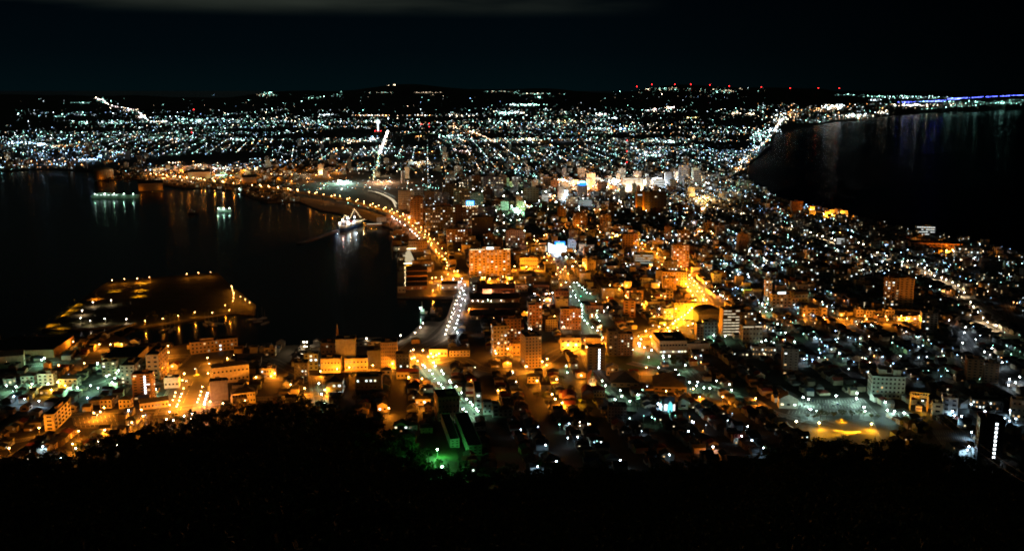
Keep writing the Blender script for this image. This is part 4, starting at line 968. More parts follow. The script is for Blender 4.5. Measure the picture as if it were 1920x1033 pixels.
ferry(172, 262, 372, 'low teal-lit quay on the far industrial shore, drawn as a long hull', 5, 20, 9)  # a low lamp-lit quay, built with the ship shape
ferry(352, 372, 401, 'dark coaster moored beside the mid-bay pontoon', 0, 10, 4); ferry(408, 434, 398, 'white-lit patrol ship beside the mid-bay pontoon', 3, 9, 5)
ferry(448, 462, 360, 'white-lit boat under a tall lamp in the inner basin', 2, 8, 4)
ferry(788, 800, 588, 'excursion boat with blue lights at the jetty head', 1, 6, 3); ferry(806, 820, 590, 'small dark excursion boat at the inner jetty berth', 0, 6, 3)
def yacht(px, py, L_, label, rz):
    o = thing('sailing_boat', label, 'sailing boat', water_at(px, py), rad(rz), 'sailing boats moored by the island'); b = MB(); hull(b, L_, L_ * .28, 1.6, HULL); link('hull', b.mesh('hull'), o)
    b = MB(); b.box(-L_ * .2, L_ * .15, -L_ * .08, L_ * .08, 1.4, 2.3, HULL); link('cabin', b.mesh('cabin'), o)
    b = MB(); b.tube([(0, 0, 1.5), (0, 0, L_ * 1.25)], .16, .1, METAL, 5); b.tube([(0, 0, 3), (-L_ * .4, 0, 3)], .12, .1, METAL, 5); link('mast', b.mesh('mast'), o)
for i, (px, py) in enumerate(PX('305,622 312,619 320,621 328,617 385,610 392,606 400,611 408,608 476,600 484,604 492,598 497,607')):
    yacht(px, py, 13 + (i % 3) * 2, f'pale sailing boat, {ORD[i]} outward along the moorings between the shore and the island', 60 + i * 17)
# island bridge
p0, p1 = G(247, 607), G(128, 662)
def bridge(name, label, Q, w, h, ph, rail=1.0):
    o = thing(name, label, 'bridge', (0, 0, 0)); m_ = mat('bridge_concrete', (.2, .2, .19), scale=.3); b = MB()
    zf = lambda i: h(i / (len(Q) - 1))
    for i in range(len(Q) - 1):
        d0 = (Q[min(i + 1, len(Q) - 1)] - Q[max(i - 1, 0)]).normalized(); d1 = (Q[min(i + 2, len(Q) - 1)] - Q[i]).normalized(); n0, n1 = Vector((-d0.y, d0.x)) * w / 2, Vector((-d1.y, d1.x)) * w / 2
        a0, a1, b0, b1 = Q[i] + n0, Q[i] - n0, Q[i + 1] + n1, Q[i + 1] - n1; z0, z1 = zf(i), zf(i + 1)
        b.face([(*a1, z0), (*b1, z1), (*b0, z1), (*a0, z0)], asph)
        for q0, q1, in ((a0, b0), (a1, b1)): b.face([(*q0, z0 + rail), (*q1, z1 + rail), (*q1, z1 - 1.4), (*q0, z0 - 1.4)], m_)
        b.face([(*a0, z0 - 1.4), (*b0, z1 - 1.4), (*b1, z1 - 1.4), (*a1, z0 - 1.4)], m_)
    link('deck', b.mesh('deck'), o)
    for i in range(ph, len(Q) - 1, ph):
        z0 = zf(i) - 1.4
        if z0 > 3.5: bb = MB(); bb.box(Q[i].x - 1.6, Q[i].x + 1.6, Q[i].y - 1.2, Q[i].y + 1.2, -2, z0, m_); link('pier', bb.mesh('pier'), o)
    return o
bridge('bridge', 'two-lane concrete bridge linking the island to the shore', [p0.xy + (p1.xy - p0.xy) * i / 12 for i in range(13)], 14, lambda u: 4.0 + 3.2 * math.sin(math.pi * u), 2)
QB = smooth([G(*q).xy for q in PX('280,329 330,338 390,347 450,354 520,362 590,372 650,383 705,398 740,410 765,424 790,444 810,462 830,485')], 24)
bridge('elevated_road', 'long elevated road curving along the bay in orange light', QB, 17, lambda u: 3.6 + 10 * min(1, 5 * u, 5 * (1 - u)), 3)
for a_, b_ in zip(QB, QB[1:]): occ_line(a_, b_, 14)
ROADBR = QB
# striped-roof market
p, a, z = place(771, 501, 4); o = thing('market_building', 'low market building with bright stripes of light across its long roof', 'market', p, a); REFS.append(('the striped market roof', p.x, p.y + 60))
Lm = 165; b = MB(); b.box(-10 * z, 10 * z, 0, Lm, 0, 6, WALL['dark'], bottom=True, top=ROOF['grey']); link('wall', b.mesh('wall'), o)
SK = emit('skylight_strip', (1, .82, .5), .75)
for i in range(12): b = MB(); b.box(-9 * z, 9 * z, 4 + i * 13.4, 10.5 + i * 13.4, 6.01, 6.3, SK, bottom=True); link('skylight', b.mesh('skylight'), o)
b = MB()
for y_ in (-1, Lm + 1):
    for i in range(24): b.dot((-13 * z + i * 1.5 * z, y_, 7.5), .8, GLOWY)
link('light_string', b.mesh('light_string'), o); light(o, 'Y', 14000, (-6, -6, 8)); light(o, 'Y', 14000, (14, -6, 8)); light(o, 'Y', 9000, (8, Lm + 8, 8))
for i in range(5): occ_disc(p.x, p.y + 15 + i * 34, 20)
# brick warehouses by the canal: gable roofs side by side
WH = []
def brickhall(px, py, w_, h_, dep, label, ref=None, roof='dark', ya=3, string=False):
    p, a, z = place(px, py, ya); o = thing('brick_warehouse', label, 'warehouse', p, a, 'old brick warehouses by the canal'); w = w_ * z / 2; hh = h_ * z
    b = MB(); b.box(-w, w, 0, dep, 0, hh, WALL['brick'], bottom=True); link('wall', b.mesh('wall'), o); b = MB(); b.gable(-w, w, 0, dep, hh, dep * .25, ROOF[roof], WALL['brick'], 'x'); link('roof', b.mesh('roof'), o)
    n = int(w_ / 8)
    for i in range(n): link('window', winmesh(1.5, 2.2, LIT[0] if R.random() < .3 else GLASS), o, (-w + (i + .5) * 2 * w / n, 0, 1.5))
    if string:
        b = MB()
        for k_ in range(12): b.dot((-w - .5, k_ * dep / 11, hh + (1 - abs(k_ / 11 - .5) * 2) * dep * .25 + .6), .3, GLOWY)
        link('light_string', b.mesh('light_string'), o)
    if ref: REFS.append((ref, p.x, p.y + dep / 2))
    for i in range(int(w_ / 6) + 1): occ_disc(p.x - w + i * 6 * z, p.y + dep / 2, dep / 2 + 3)
for i, (py, t_) in enumerate(((543, 'nearest the inner harbour'), (533, 'second from the inner harbour'), (523, 'third from the inner harbour'), (514, 'fourth from the inner harbour, beside the market front'))):
    brickhall(781, py, 40, 7, 20, f'brick warehouse with light string, {t_}', 'the canal warehouses' if i == 1 else None, string=True)
for i, (py, w_, t_) in enumerate(((599, 84, 'nearest the slim orange tower'), (586, 96, 'second row back'), (568, 92, 'behind the row of rose lamps'), (549, 70, 'farthest row, below the hotel gardens'))):
    brickhall(924 + i * 2, py, w_, 8, 24, f'long brick hall by the waterfront street, {t_}', 'the long brick halls' if i == 2 else None, 'grey' if i == 1 else 'dark')
# quay shed of the ship, gas tank, station platforms
p, a, z = place(712, 424, 2); o = thing('quay_shed', 'long low quay shed with two lit roof edges beside the moored ship', 'shed', p, a); b = MB(); b.box(-24 * z, 4 * z, 0, 8, 0, 5, WALL['tan'], bottom=True, top=ROOF['grey']); b.box(4.1 * z, 16 * z, 4, 40, 0, 5, WALL['tan'], bottom=True, top=ROOF['grey']); link('wall', b.mesh('wall'), o)
b = MB(); b.box(-24 * z, 4 * z, -.6, -.1, 5.1, 6, WARMGLOW, bottom=True); b.box(16.1 * z, 16.6 * z, 4, 40, 5.1, 6.4, WARMGLOW, bottom=True); link('roof_light', b.mesh('roof_light'), o)
p, a, z = place(195, 336); o = thing('storage_tank', 'large round pale storage tank on the industrial shore', 'tank', p, a); b = MB(); b.lathe([(17 * z, 0), (17 * z, 17 * z), (16 * z, 19 * z), (8 * z, 21 * z), (.5, 21.6 * z)], WALL['tan'], 24); link('shell', b.mesh('shell'), o); b = MB(); b.lathe([(17.3 * z, 16.6 * z), (17.3 * z, 17.1 * z), (17 * z, 17.2 * z)], METAL, 24); link('rim', b.mesh('rim'), o); light(o, 'O', 2500, (-6 * z, -20 * z, 8)); light(o, 'O', 1200, (19 * z, -16 * z, 10))
for px, py, w_, h_, lb, c in ((283, 358, 44, 14, 'orange-lit warehouse on the far industrial quay', 'O'), (374, 336, 40, 13, 'wide pale building with green-lit corner beyond the elevated road', 'T'), (468, 345, 26, 12, 'orange-lit shed behind the inner basin', 'O')):
    p, a, z = place(px, py, 2); o = thing('warehouse', lb, 'warehouse', p, a); b = MB(); b.box(-w_ / 2 * z, w_ / 2 * z, 0, 40, 0, h_ * z, WALL['tan'], bottom=True); link('wall', b.mesh('wall'), o); b = MB(); b.gable(-w_ / 2 * z, w_ / 2 * z, 0, 40, h_ * z, 8, ROOF['dark'], WALL['tan'], 'x'); link('roof', b.mesh('roof'), o)
    for i in (-1, 1): light(o, c, 1400, (i * w_ * .4 * z, -7, 7))
for i, pts in enumerate(('690,360 712,366 730,375 738,382 742,392', '703,362 722,369 736,377 744,386', '665,350 700,357 722,364 740,373')):
    Q = smooth([G(*q).xy for q in PX(pts)], 14); b = MB(); strip(b, Q, 0, 9, 5, ROOF['grey']); strip(b, Q, 0, 1.4 if i == 2 else 3.4, 5.4, WARMGLOW if i < 2 else TEALGLOW)
    for q in Q[::3]: b.box(q.x - .3, q.x + .3, q.y - .3, q.y + .3, 3, 8, METAL)
    pc_ = props(link('platform_canopy', b.mesh('platform_canopy')), f'curved railway platform canopy with a bright line of light, {["nearest the bay", "middle one", "thin teal one farthest inland"][i]}', 'platform canopy', 'station platforms')
    for q in Q[::6]: light(pc_, 'W', 9000, (q.x, q.y, 11))
# two yellow floodlights of the terrace
p0 = G(1592, 812)
for i, (px, py, t_) in enumerate(((1536, 793, 'bay-side'), (1634, 795, 'sea-side'))):
    p = G(px, py, 6); o = thing('floodlight', f'yellow floodlight on a post at the {t_} corner of the terrace, beaming across it', 'floodlight', p, 0, 'terrace floodlights')
    b = MB(); b.tube([(0, 0, 0), (0, 0, 6)], .15, .1, METAL); link('pole', b.mesh('pole'), o); b = MB(); b.dot((0, 0, 6.4), .9, BULB['Y']); link('lamp_head', b.mesh('lamp_head'), o)
    l = light(o, 'Y', 2400000, (0, 0, 5.2), spot=19); tgt = G(*((1583, 809) if i == 0 else (1592, 812))) - Vector((p.x, p.y, p.z + 5.2)); l.rotation_euler = tgt.to_track_quat('-Z', 'Y').to_euler()
    light(o, 'Y', 26000, (0, -1, 6)); occ_disc(p.x, p.y, 5)  # added fill light, yellows the terrace around the beam
b = MB(); c4 = [G(*q) for q in PX('1531,790 1637,790 1655,834')]
for A1, A2 in zip(c4, c4[1:]):
    n = int((A2 - A1).length / 3)
    for i in range(n + 1):
        q = A1 + (A2 - A1) * i / n; q.z = H(q.x, q.y); b.tube([q, q + Vector((0, 0, 1.3))], .08, .08, METAL, 4)
        if i: b.tube([pq + Vector((0, 0, 1.25)), q + Vector((0, 0, 1.25))], .09, .09, METAL, 4, False)
        pq = q
props(link('railing', b.mesh('railing')), 'thin metal railing along the upper and sea-side edge of the yellow terrace', 'railing')
p, a, z = place(1578, 791); o = thing('fountain', 'low tiered ornament glowing yellow at the top edge of the terrace', 'fountain', p, a); b = MB(); b.lathe([(6, 0), (6, .8), (5.4, .8), (5, .5), (1.2, .6), (.9, 2.2), (2.6, 2.6), (.4, 2.9), (.3, 4)], WALL['cream'], 14); link('basin', b.mesh('basin'), o); light(o, 'Y', 2500, (0, -4, 3.5))

CC = ['white', 'silver', 'black', 'blue', 'red', 'silver']; nc_ = 0
for pts, nm, n_ in (('835,626 850,597 862,566 869,540', 'white waterfront street', 9), ('1262,609 1300,592 1322,572 1314,553 1293,527', 'blazing orange street', 10), ('887,780 845,736 812,702', 'green slope street', 6), ('1040,662 1110,650 1190,632', 'wooded crossing road', 5), ('1480,592 1560,598 1700,610', 'road to the tall hotel', 7), ('372,690 356,712 342,745', 'orange boulevard', 5), ('90,774 180,778 270,772', 'lower shore road', 4)):
    Q = smooth([G(*q).xy for q in PX(pts)], 6)
    for i in range(n_):
        k_ = int((i + .5) / n_ * (len(Q) - 2)); d_ = Q[k_ + 1] - Q[k_]; s_ = 1 if i % 2 else -1; nn = Vector((-d_.y, d_.x)).normalized() * 2.6 * s_; q = Q[k_] + nn; co = CC[(i + nc_) % 6]
        car(Vector((q.x, q.y, max(3, H(q.x, q.y)) + .3)), math.atan2(d_.y, d_.x) + (math.pi if s_ > 0 else 0), co, f'{co} car with lamps on, {ORD[i]} up the {nm}', 'moving cars on the ' + nm, True)
    nc_ += 1
# ================================================================== STREET LAMPS (read off the photograph, put on the ground below their bulbs)
b = MB(); b.tube([(0, 0, 0), (0, 0, 7.6)], .11, .07, METAL, 6); POLE = b.mesh('pole')
b = MB(); b.tube([(0, 0, 7.5), (0, -.5, 7.9), (0, -1.3, 8.0)], .06, .05, METAL, 5); b.box(-.22, .22, -1.9, -1.2, 8.0, 8.14, METAL, bottom=True); ARM = b.mesh('arm')
HEADS = {}
def lamp_head(c, r):
    k_ = (c, round(r, 1))
    if k_ not in HEADS: b = MB(); b.lathe([(r * .3, -r * .8), (r * .8, -r * .45), (r, 0), (r * .8, r * .5), (r * .3, r * .8)], BULB[c], 8, (0, -1.55, 7.95 - r * .5)); HEADS[k_] = b.mesh('lamp_head')
    return HEADS[k_]
NL = [0]; FAR = MB(); GROUPS = {}
def street_lamp(p, c, pw, label, group, r=.36):
    if len(label.replace('-', ' ').split()) > 16: label = label.split(', ')[0] + ', ' + label.split(', ')[1].split(' ')[0] + ' of them'
    label = label.replace(' uphill of them', ' of them')
    if len(label.replace('-', ' ').split()) > 16: print('LONG', label)
    az = math.atan2(p.x, p.y); NL[0] += 1
    o = thing('street_lamp', label, 'street lamp', p, -az, group); link('pole', POLE, o); link('arm', ARM, o); link('lamp_head', lamp_head(c, r), o)
    light(o, c, 4200 * (pw if pw != 6 else .7) * (3.2 if c in 'OYP' else .55 if c in 'SW' else 1.0), (0, -1.55, 6.9), spot=None if (c in 'OYPG' or pw >= 1.6) else 165); occ_disc(p.x, p.y, 1); return o
CN = {'C': 'pale teal', 'O': 'orange', 'W': 'warm white', 'T': 'teal-white', 'B': 'blue-white', 'G': 'green', 'Y': 'yellow', 'R': 'red', 'P': 'rose-orange', 'S': 'white', 'A': 'blue'}
LS = '''T|1.2|on the bay-side kerb of the green slope street, counted uphill|793,683 797,687 806,694 811,700 822,717 827,720 831,726 849,740 868,766 874,771 877,777
T|1.5|on the sea-side kerb of the green slope street, counted uphill|813,679 816,685 828,694 831,700 843,713 845,716 855,724 865,735 875,747 882,753 886,758 893,765 896,769
T|1|on the bay side of the wide green avenue, counted uphill|1061,529 1069,537 1074,545 1079,553 1080,558 1085,563 1090,570 1091,575 1091,581 1092,588 1092,594 1096,601 1101,606 1110,613 1120,619
T|1|on the sea side of the wide green avenue, counted uphill|1076,530 1082,530 1086,535 1092,539 1096,543 1100,548 1107,550 1117,565 1119,570 1120,577 1120,582 1118,590 1120,594 1124,601
P|.8|along the outer edge of the curving bridge road, counted toward the town|735,406 739,410 744,412 750,416 755,419 759,422 764,427 769,430 773,434 778,438 782,442 786,447 795,456 798,461
O|1.3|along the inner edge of the curving bridge road, counted toward the town|756,403 762,405 768,410 775,418 783,428 790,433 797,440 806,448 809,456 817,468 823,475 829,480 834,485 838,492 839,498 837,503
W|1.6|along the white waterfront street on its bay side, counted uphill|864,528 866,540 862,548 860,556 856,563 853,570 851,578 848,586 846,594 843,603 840,610 837,618 835,626
S|2.2|along the white waterfront street on its town side, counted uphill|872,534 869,545 871,552 867,560 864,572 862,582 860,592 858,600 856,606 853,614 857,623
O|.9|along the bay-side edge of the orange boulevard, counted downhill|329,735 342,712 345,700 327,742 324,749 318,758
O|1.1|in the second row of the orange boulevard, counted downhill|344,727 341,737 338,743 336,750 333,757 331,761
O|1.1|in the third row of the orange boulevard, counted downhill|379,724 377,733 375,740 372,747 370,753
P|1|in the fourth row of the orange boulevard, counted downhill|389,736 387,741 385,747 384,753 383,757
O|1|round the square at the head of the boulevard|389,670 392,681 390,699 346,699 426,671 438,665
O|1.5|along the lower shore road, counted from the bay end|17,839 73,801 147,807 176,773 188,771 195,763 247,791 268,779 265,767 136,831 196,805
B|1.2|among dark houses by the bay-end wood|80,836 113,857 46,747 73,751 121,752 184,727 164,745 26,742 241,768
W|.5|inside the bare wood above the shore road|142,839 184,826 220,833 312,785 325,787 358,784 360,775 318,771 345,779
O|1.1|along the yard road behind the shore, counted eastward|12,678 110,684 158,680 186,645 207,645 228,645 137,640 198,677 323,686 316,660 315,648
T|1.8|by the shore flats at the bay end|83,671 78,674 183,680 200,692 222,694 200,704 215,708 292,729 285,728
Y|1.4|in the yellow-lit yard among the shore flats|108,716 96,730 58,726 122,722
T|2|along the white-lit lane of the shore flats|12,722 30,724 60,719 90,719 145,726 170,722 210,716 132,727 290,700
O|.6|along the far sea wall of the island, counted eastward|210,525 233,523 257,522 280,519 350,513 372,511 394,510
O|.6|down the sea side of the island, counted toward the town|434,536 435,539 436,544 438,549 438,553 438,558 437,564 422,572 430,581 451,556 460,561 468,567
O|.8|along the town-side quay of the island, counted eastward|272,601 305,597 334,592 365,585 398,586
W|1.8|in the parking area of the island|174,566 208,563 154,582 151,596 169,601 196,597 237,598
O|1.9|along the orange street below the museum, counted eastward|601,695 632,691 612,686 699,684 728,675 736,681 766,706 791,709 655,688
O|2.6|at the orange crossing of the slope street|772,671 777,670 783,676 775,655 793,656 803,668 812,668 808,662 818,665 823,662
T|1|down the side street by the dark flats, counted uphill|598,718 603,738 607,754 590,680 575,671 588,664
O|2|in the lower town near the little school|609,730 571,727 729,764 795,752 934,731 545,720 515,699 480,706 459,750 394,752 418,755
W|1.3|on the pale ferry jetty, counted toward the town|793,605 788,613 778,623 751,628 687,634
O|3|below the blazing tower, counted toward the church|944,643 925,654 930,662 952,653 986,686 1007,713 1044,710 1026,672 1017,677 1054,754 1090,703 1035,738 1041,747
O|5|along the glaring shop row at the wooded crossing|1062,640 1070,635 1080,645 1097,637 1108,641 1127,636 1130,632 1100,650 1065,646 1120,640
O|4.4|on the blazing market street east of the twin tower, counted toward the crossing|1176,630 1185,624 1200,643 1211,620 1220,630 1236,612 1246,608 1252,614 1255,620 1202,635 1236,612
Y|3|up the straight blazing stretch to the crossing|1262,606 1266,601 1272,598 1278,594 1284,590 1290,586 1293,581 1297,577
O|4.4|along the bay-side kerb of the blazing orange street, counted away from the crossing|1306,571 1304,562 1299,553 1295,545 1290,538 1286,532 1283,522 1280,515 1283,508 1277,500 1270,497 1261,488 1247,483 1232,475 1222,466 1204,456 1193,459 1186,456
O|4|along the sea-side kerb of the blazing orange street, counted away from the crossing|1330,577 1324,571 1325,562 1320,552 1316,546 1311,539 1307,532 1302,527 1297,521 1293,516 1318,588 1300,588 1299,606
O|1.9|on the orange street to the tall hotel, counted eastward|1425,584 1508,590 1545,595 1578,590 1588,597 1622,592 1625,598 1661,593 1664,599 1690,592 1705,597 1698,600 1724,592 1700,595
T|1|on the green-lit corner below the strip-lit apartments|1440,560 1438,569 1434,576 1437,584 1447,580 1338,621 1338,628 1360,630 1428,640 1436,638 1458,607 1473,623 1490,640
W|5.5|along the warm avenue toward the sea, counted from the uphill end|1868,610 1852,604 1843,596 1834,585 1825,574 1820,566 1808,548 1797,535 1786,529 1774,524 1766,520 1752,517 1742,507 1734,502 1721,496 1702,489 1692,491 1662,479 1645,473 1630,470 1619,458 1610,455 1594,453 1565,450 1560,447 1542,443 1532,441 1520,436 1508,430 1494,427 1485,424
S|1.2|on the road past the brown twin block, counted uphill|1810,613 1808,623 1830,636 1805,642 1846,659 1860,652 1879,679 1893,710 1904,716 1891,721 1912,706 1780,600
C|2.8|round the teal-lit parking lot|1506,744 1516,747 1606,746 1620,762 1607,736 1568,741 1532,769 1520,766 1622,770 1660,753 1677,770 1664,768 1695,773
B|1.3|by the bright forecourts at the uphill sea end|1847,770 1894,768 1821,757 1789,778 1803,779 1822,809 1893,788 1905,784 1883,783 1786,770 1817,836 1814,842
W|6|alone in the dark wood before the terrace|1493,789
T|.9|in the green park quarter above the temple|1199,648 1197,643 1208,651 1222,656 1186,655 1216,669 1244,670 1235,688 1243,666 1255,667 1267,692 1285,684 1273,702 1293,716 1308,715 1306,722 1320,726 1331,727 1343,713 1368,720 1372,730
T|.8|along the dim lane from the church to the wood|1135,722 1163,731 1166,742 1153,748 1181,751 1196,739 1129,713
O|1.6|among the small houses between the temple and the chapel|1249,732 1312,743 1355,743 1417,746 1212,688 1110,666 1300,728
B|.5|scattered through the unlit lower quarter|1067,793 977,804 1083,818 1023,833 1043,863 1163,861 1255,851 1291,807 1337,836 1402,798 1398,807 1391,816 1410,824 1432,838 1008,873 1298,789 1300,790
G|7.5|at the lower edge of the sports ground|820,841 829,873
O|4.5|in the gardens below the waterfront hotel|883,520 884,524 904,520 909,520 918,522 943,518 955,521 987,500 1009,500 965,499 858,508
P|.7|strung along the lane between the brick halls|888,553 898,553 904,553 914,553 921,551 934,551 943,552 952,551 959,551 966,551
W|.8|strung along the front brick hall|886,564 896,564 872,563 921,564 905,565 940,563
O|1.2|in the cafe crossing by the canal|810,521 817,520 828,519 840,514 852,508 827,532 822,535 812,544
S|3|glaring at the canal crossing|829,524 850,523 861,529 866,522
O|1.6|on the tram street behind the hotel, counted away from the bay|1047,523 1043,514 1051,510 1055,505 1046,502 1034,494 1026,488 1020,482 1026,476 1013,465 1006,460 988,456 997,462 1002,450 1039,486 1030,478 1060,500 1065,513 1052,534
S|1.6|by the glowing arcade near the brick inn|961,539 994,524 1000,520 1040,554 1036,549 1012,562 1020,563 1031,562 1055,564 1002,550 1070,555
O|5|on the orange works by the sea edge|1737,458 1768,460 1775,469 1786,468 1745,455
S|1.6|before the teal coastal offices|1800,478 1820,480 1826,484 1840,480
O|7|at the far coastal works|1507,395 1527,397 1578,401 1520,393 1545,402 1560,402
W|1.2|on the long low lit wall in the sea quarter|1382,460 1356,464 1366,462 1335,452 1405,471 1425,471
B|1.6|over the pale school yard in the middle quarter|1359,509 1384,515 1402,514 1404,519 1431,497 1331,479 1374,486 1378,483'''
lamps = []
for ln in LS.split('\n'):
    c, pw, ph, pts = ln.split('|')
    for i, q in enumerate(PX(pts)): lamps.append((q[1], q, c, float(pw), ph, i))
TOT = len(lamps)
def bulb_ground(q, h=7.5):
    p = G(q[0], q[1], h); return Vector((p.x, p.y, max(3.0, H(p.x, p.y)) if not occupied(p.x, p.y) or True else 3))
lamps.sort(key=lambda t: -t[0]); MIDL = []; ISL = set()
for n_i, (_, q, c, pw, ph, i) in enumerate(lamps):
    p = bulb_ground(q)
    if pw >= 3: occ_disc(p.x, p.y, 8)
    if n_i < 300: street_lamp(p, c, pw, f'{CN[c]} lamp {ph.split(", counted")[0]}, {ORD[i]}' + (' ' + ph.split(', counted ')[1] if ', counted' in ph else ' of them'), 'street lamps ' + ph.split(', counted')[0], .5 + .12 * min(2.5, pw))
    else: MIDL.append((p, c, pw)); ISL.add(len(MIDL) - 1) if 'of the island' in ph and pw < 1 else 0
# lights of the fields of small houses: lamps along a street grid
def field(x0, x1, y0, y1, n, seed, cols='BBTTSWBSWTBSO', bright=.2, holes=None, snap=46.0, grid=5.0):
    r = random.Random(seed); out = []; g = rad(grid); cg, sg = math.cos(g), math.sin(g)
    for _ in range(n):
        px, py = r.uniform(x0, x1), r.uniform(y0, y1); p = G(px, py)
        u, v = p.x * cg + p.y * sg, -p.x * sg + p.y * cg; u += (r.random() < .5) * r.gauss(0, 16) * 0
        s_ = snap * (1 if p.y < 3000 else 1.6); u = (round(u / s_) * s_ if r.random() < .45 else u) + r.gauss(0, 2); v = round(v / 91) * 91 + r.gauss(0, 3) if r.random() < .3 else v; x, y = u * cg - v * sg, u * sg + v * cg
        if not inpoly(x, y, LAND) or occupied(x, y): continue
        if math.sin(x * .011 + 1.3) * math.sin(y * .0043 + x * .0021) > .62: continue
        out.append((Vector((x, y, max(3, H(x, y)))), r.choice(cols), bright, r))
    return out
FL = []  # residential lamps, plus downtown and amber-core lamps added to brighten those quarters
for a_ in ((745, 1010, 355, 440, 90, 21, 'TSWTW', 1.6), (960, 1330, 340, 400, 110, 22, 'WTSWO', 1.8), (1060, 1180, 400, 450, 26, 23, 'OOW', 1.4), (880, 1010, 385, 420, 22, 24, 'TTG', 1.2), (1330, 1920, 470, 600, 420, 1), (1130, 1480, 395, 520, 250, 2), (1420, 1900, 400, 520, 330, 3), (1340, 1920, 600, 720, 170, 4), (960, 1330, 395, 470, 130, 5, 'BTSWWO'), (1000, 1400, 690, 850, 40, 6),
           (560, 960, 650, 740, 26, 7, 'OOWB'), (860, 1340, 420, 640, 190, 12, 'OOWOTO', .9), (900, 1300, 640, 720, 40, 13, 'OOT', .6), (960, 1340, 540, 700, 60, 8, 'OWBT'), (0, 300, 690, 790, 16, 9), (880, 1100, 440, 560, 40, 10, 'OWOS'), (1420, 1760, 590, 700, 90, 11, 'BBSWT')):
    FL += field(*a_)
BR_ = [q[2] for q in FL]
for p, c, pw, r in FL: MIDL.append((p, c, (.18 + .34 * r.random() ** 2) * BR_.pop(0) / .2))
for i in range(1, len(ROADBR) - 1):
    q = ROADBR[i] + (ROADBR[i + 1] - ROADBR[i]) * R.uniform(-.35, .35); dq = ROADBR[i + 1] - ROADBR[i - 1]; dq.normalize(); u_ = i / (len(ROADBR) - 1); (R.random() < (.62 if u_ < .62 else 1.0)) and MIDL.append((Vector((q.x - dq.y * 8.2 * (1 if i % 2 else -1), q.y + dq.x * 8.2 * (1 if i % 2 else -1), 3.6 + 10 * min(1, 5 * u_, 5 * (1 - u_)))), 'O', .75 if u_ < .62 else 1.3))
poleM = MB(); lampstuff = link('distant_street_lamps', None)
for mi_, (p, c, pw) in enumerate(MIDL):
    d = p.xy.length; rr = max(.46, d * .00032) * (.8 + .25 * min(2, max(pw, 1.3))); rr *= 1 if pw > .6 else .55 + .7 * R.random(); FAR.dot((p.x, p.y, p.z + 7.4), rr, BULB[c] if pw > .5 else DOTM[(c, 2 if R.random() < .6 else 1)])
    poleM.box(p.x - .08, p.x + .08, p.y + .7, p.y + .86, p.z, p.z + 7.2 - rr * .6, METAL)
    L_ = light(lampstuff, c, (2000 if mi_ in ISL else 5400 if pw > 5 and c == 'W' else 3600) * pw * (3.2 if c in 'OYP' else .6 if c in 'SW' else 1) if pw > .5 else 1600 * round(pw, 1) * (3 if c == 'O' else 1), (p.x, p.y - .3, p.z + 6.6 - rr), spot=None if c in 'OYP' else 165); occ_disc(p.x, p.y, 1)
bpy.data.objects.remove(lampstuff) if False else None
# ---- far plain: thousands of lamps as tiny dots
def wave(x, y): return (math.sin(x * .0021 + .7) + math.sin(y * .0017 + x * .0008) + math.sin(x * .0057 - y * .0031 + 2) + math.sin(y * .0063 + 1) + 1.1 * math.sin(x * .0113 + 2 * math.sin(y * .0041)) * math.sin(y * .0049 + x * .003)) / 4
R2 = random.Random(99); FARL = []
def far_field(x0, x1, y0, y1, n, cols, grid, snap=70, sz=.85, lo=-.05):
    g = rad(grid); cg, sg = math.cos(g), math.sin(g); k_ = 0; tries = 0
    n = int(n * 1.45)
    while k_ < n and tries < n * 6:
        tries += 1; px, py = R2.uniform(x0, x1), R2.uniform(y0, y1); p = G(px, py)
        if wave(p.x, p.y) < lo + R2.gauss(0, .17): continue
        if R2.random() < .55: u, v = p.x * cg + p.y * sg, -p.x * sg + p.y * cg; u = round(u / snap) * snap; p = Vector((u * cg - v * sg, u * sg + v * cg, 3))
        if not inpoly(p.x, p.y, LAND): continue
        FARL.append((p, R2.choice(cols), sz)); k_ += 1
far_field(-60, 760, 300, 325, 420, 'BBSTOWO', 5); far_field(-60, 720, 262, 302, 1000, 'BSTTSWO', 12); far_field(-60, 600, 228, 264, 850, 'TSTSBWT', -20)
far_field(560, 1440, 228, 268, 1350, 'TSTSTWBWO', -25); far_field(600, 1440, 262, 300, 1250, 'TSTSBWTOW', 5); far_field(1180, 1400, 270, 320, 330, 'SBTS', -25, 110)
far_field(620, 1390, 296, 345, 950, 'TSTSBWWOO', 5); far_field(420, 1440, 205, 230, 900, 'TSTSW', 0, 120); far_field(30, 450, 208, 232, 420, 'TSTSB', 0, 120); far_field(1420, 1720, 195, 232, 420, 'TSWSO', 0, 100)
far_field(800, 1400, 340, 400, 520, 'WSTOBS', 5, 46); far_field(1280, 1500, 330, 400, 320, 'BSTBW', 5, 46); far_field(560, 800, 325, 360, 110, 'WSTO', 5); far_field(270, 620, 322, 350, 160, 'OOOWTB', 5); far_field(280, 640, 318, 345, 120, 'OOW', 5, 60, 1.2, -9)
far_field(380, 1440, 178, 208, 170, 'TSTWTB', 0, 120, .7, -9); far_field(1150, 1440, 165, 185, 60, 'TSTW', 0, 120, .7, -9); far_field(0, 400, 186, 212, 45, 'TSW', 0, 120, .7, -9)
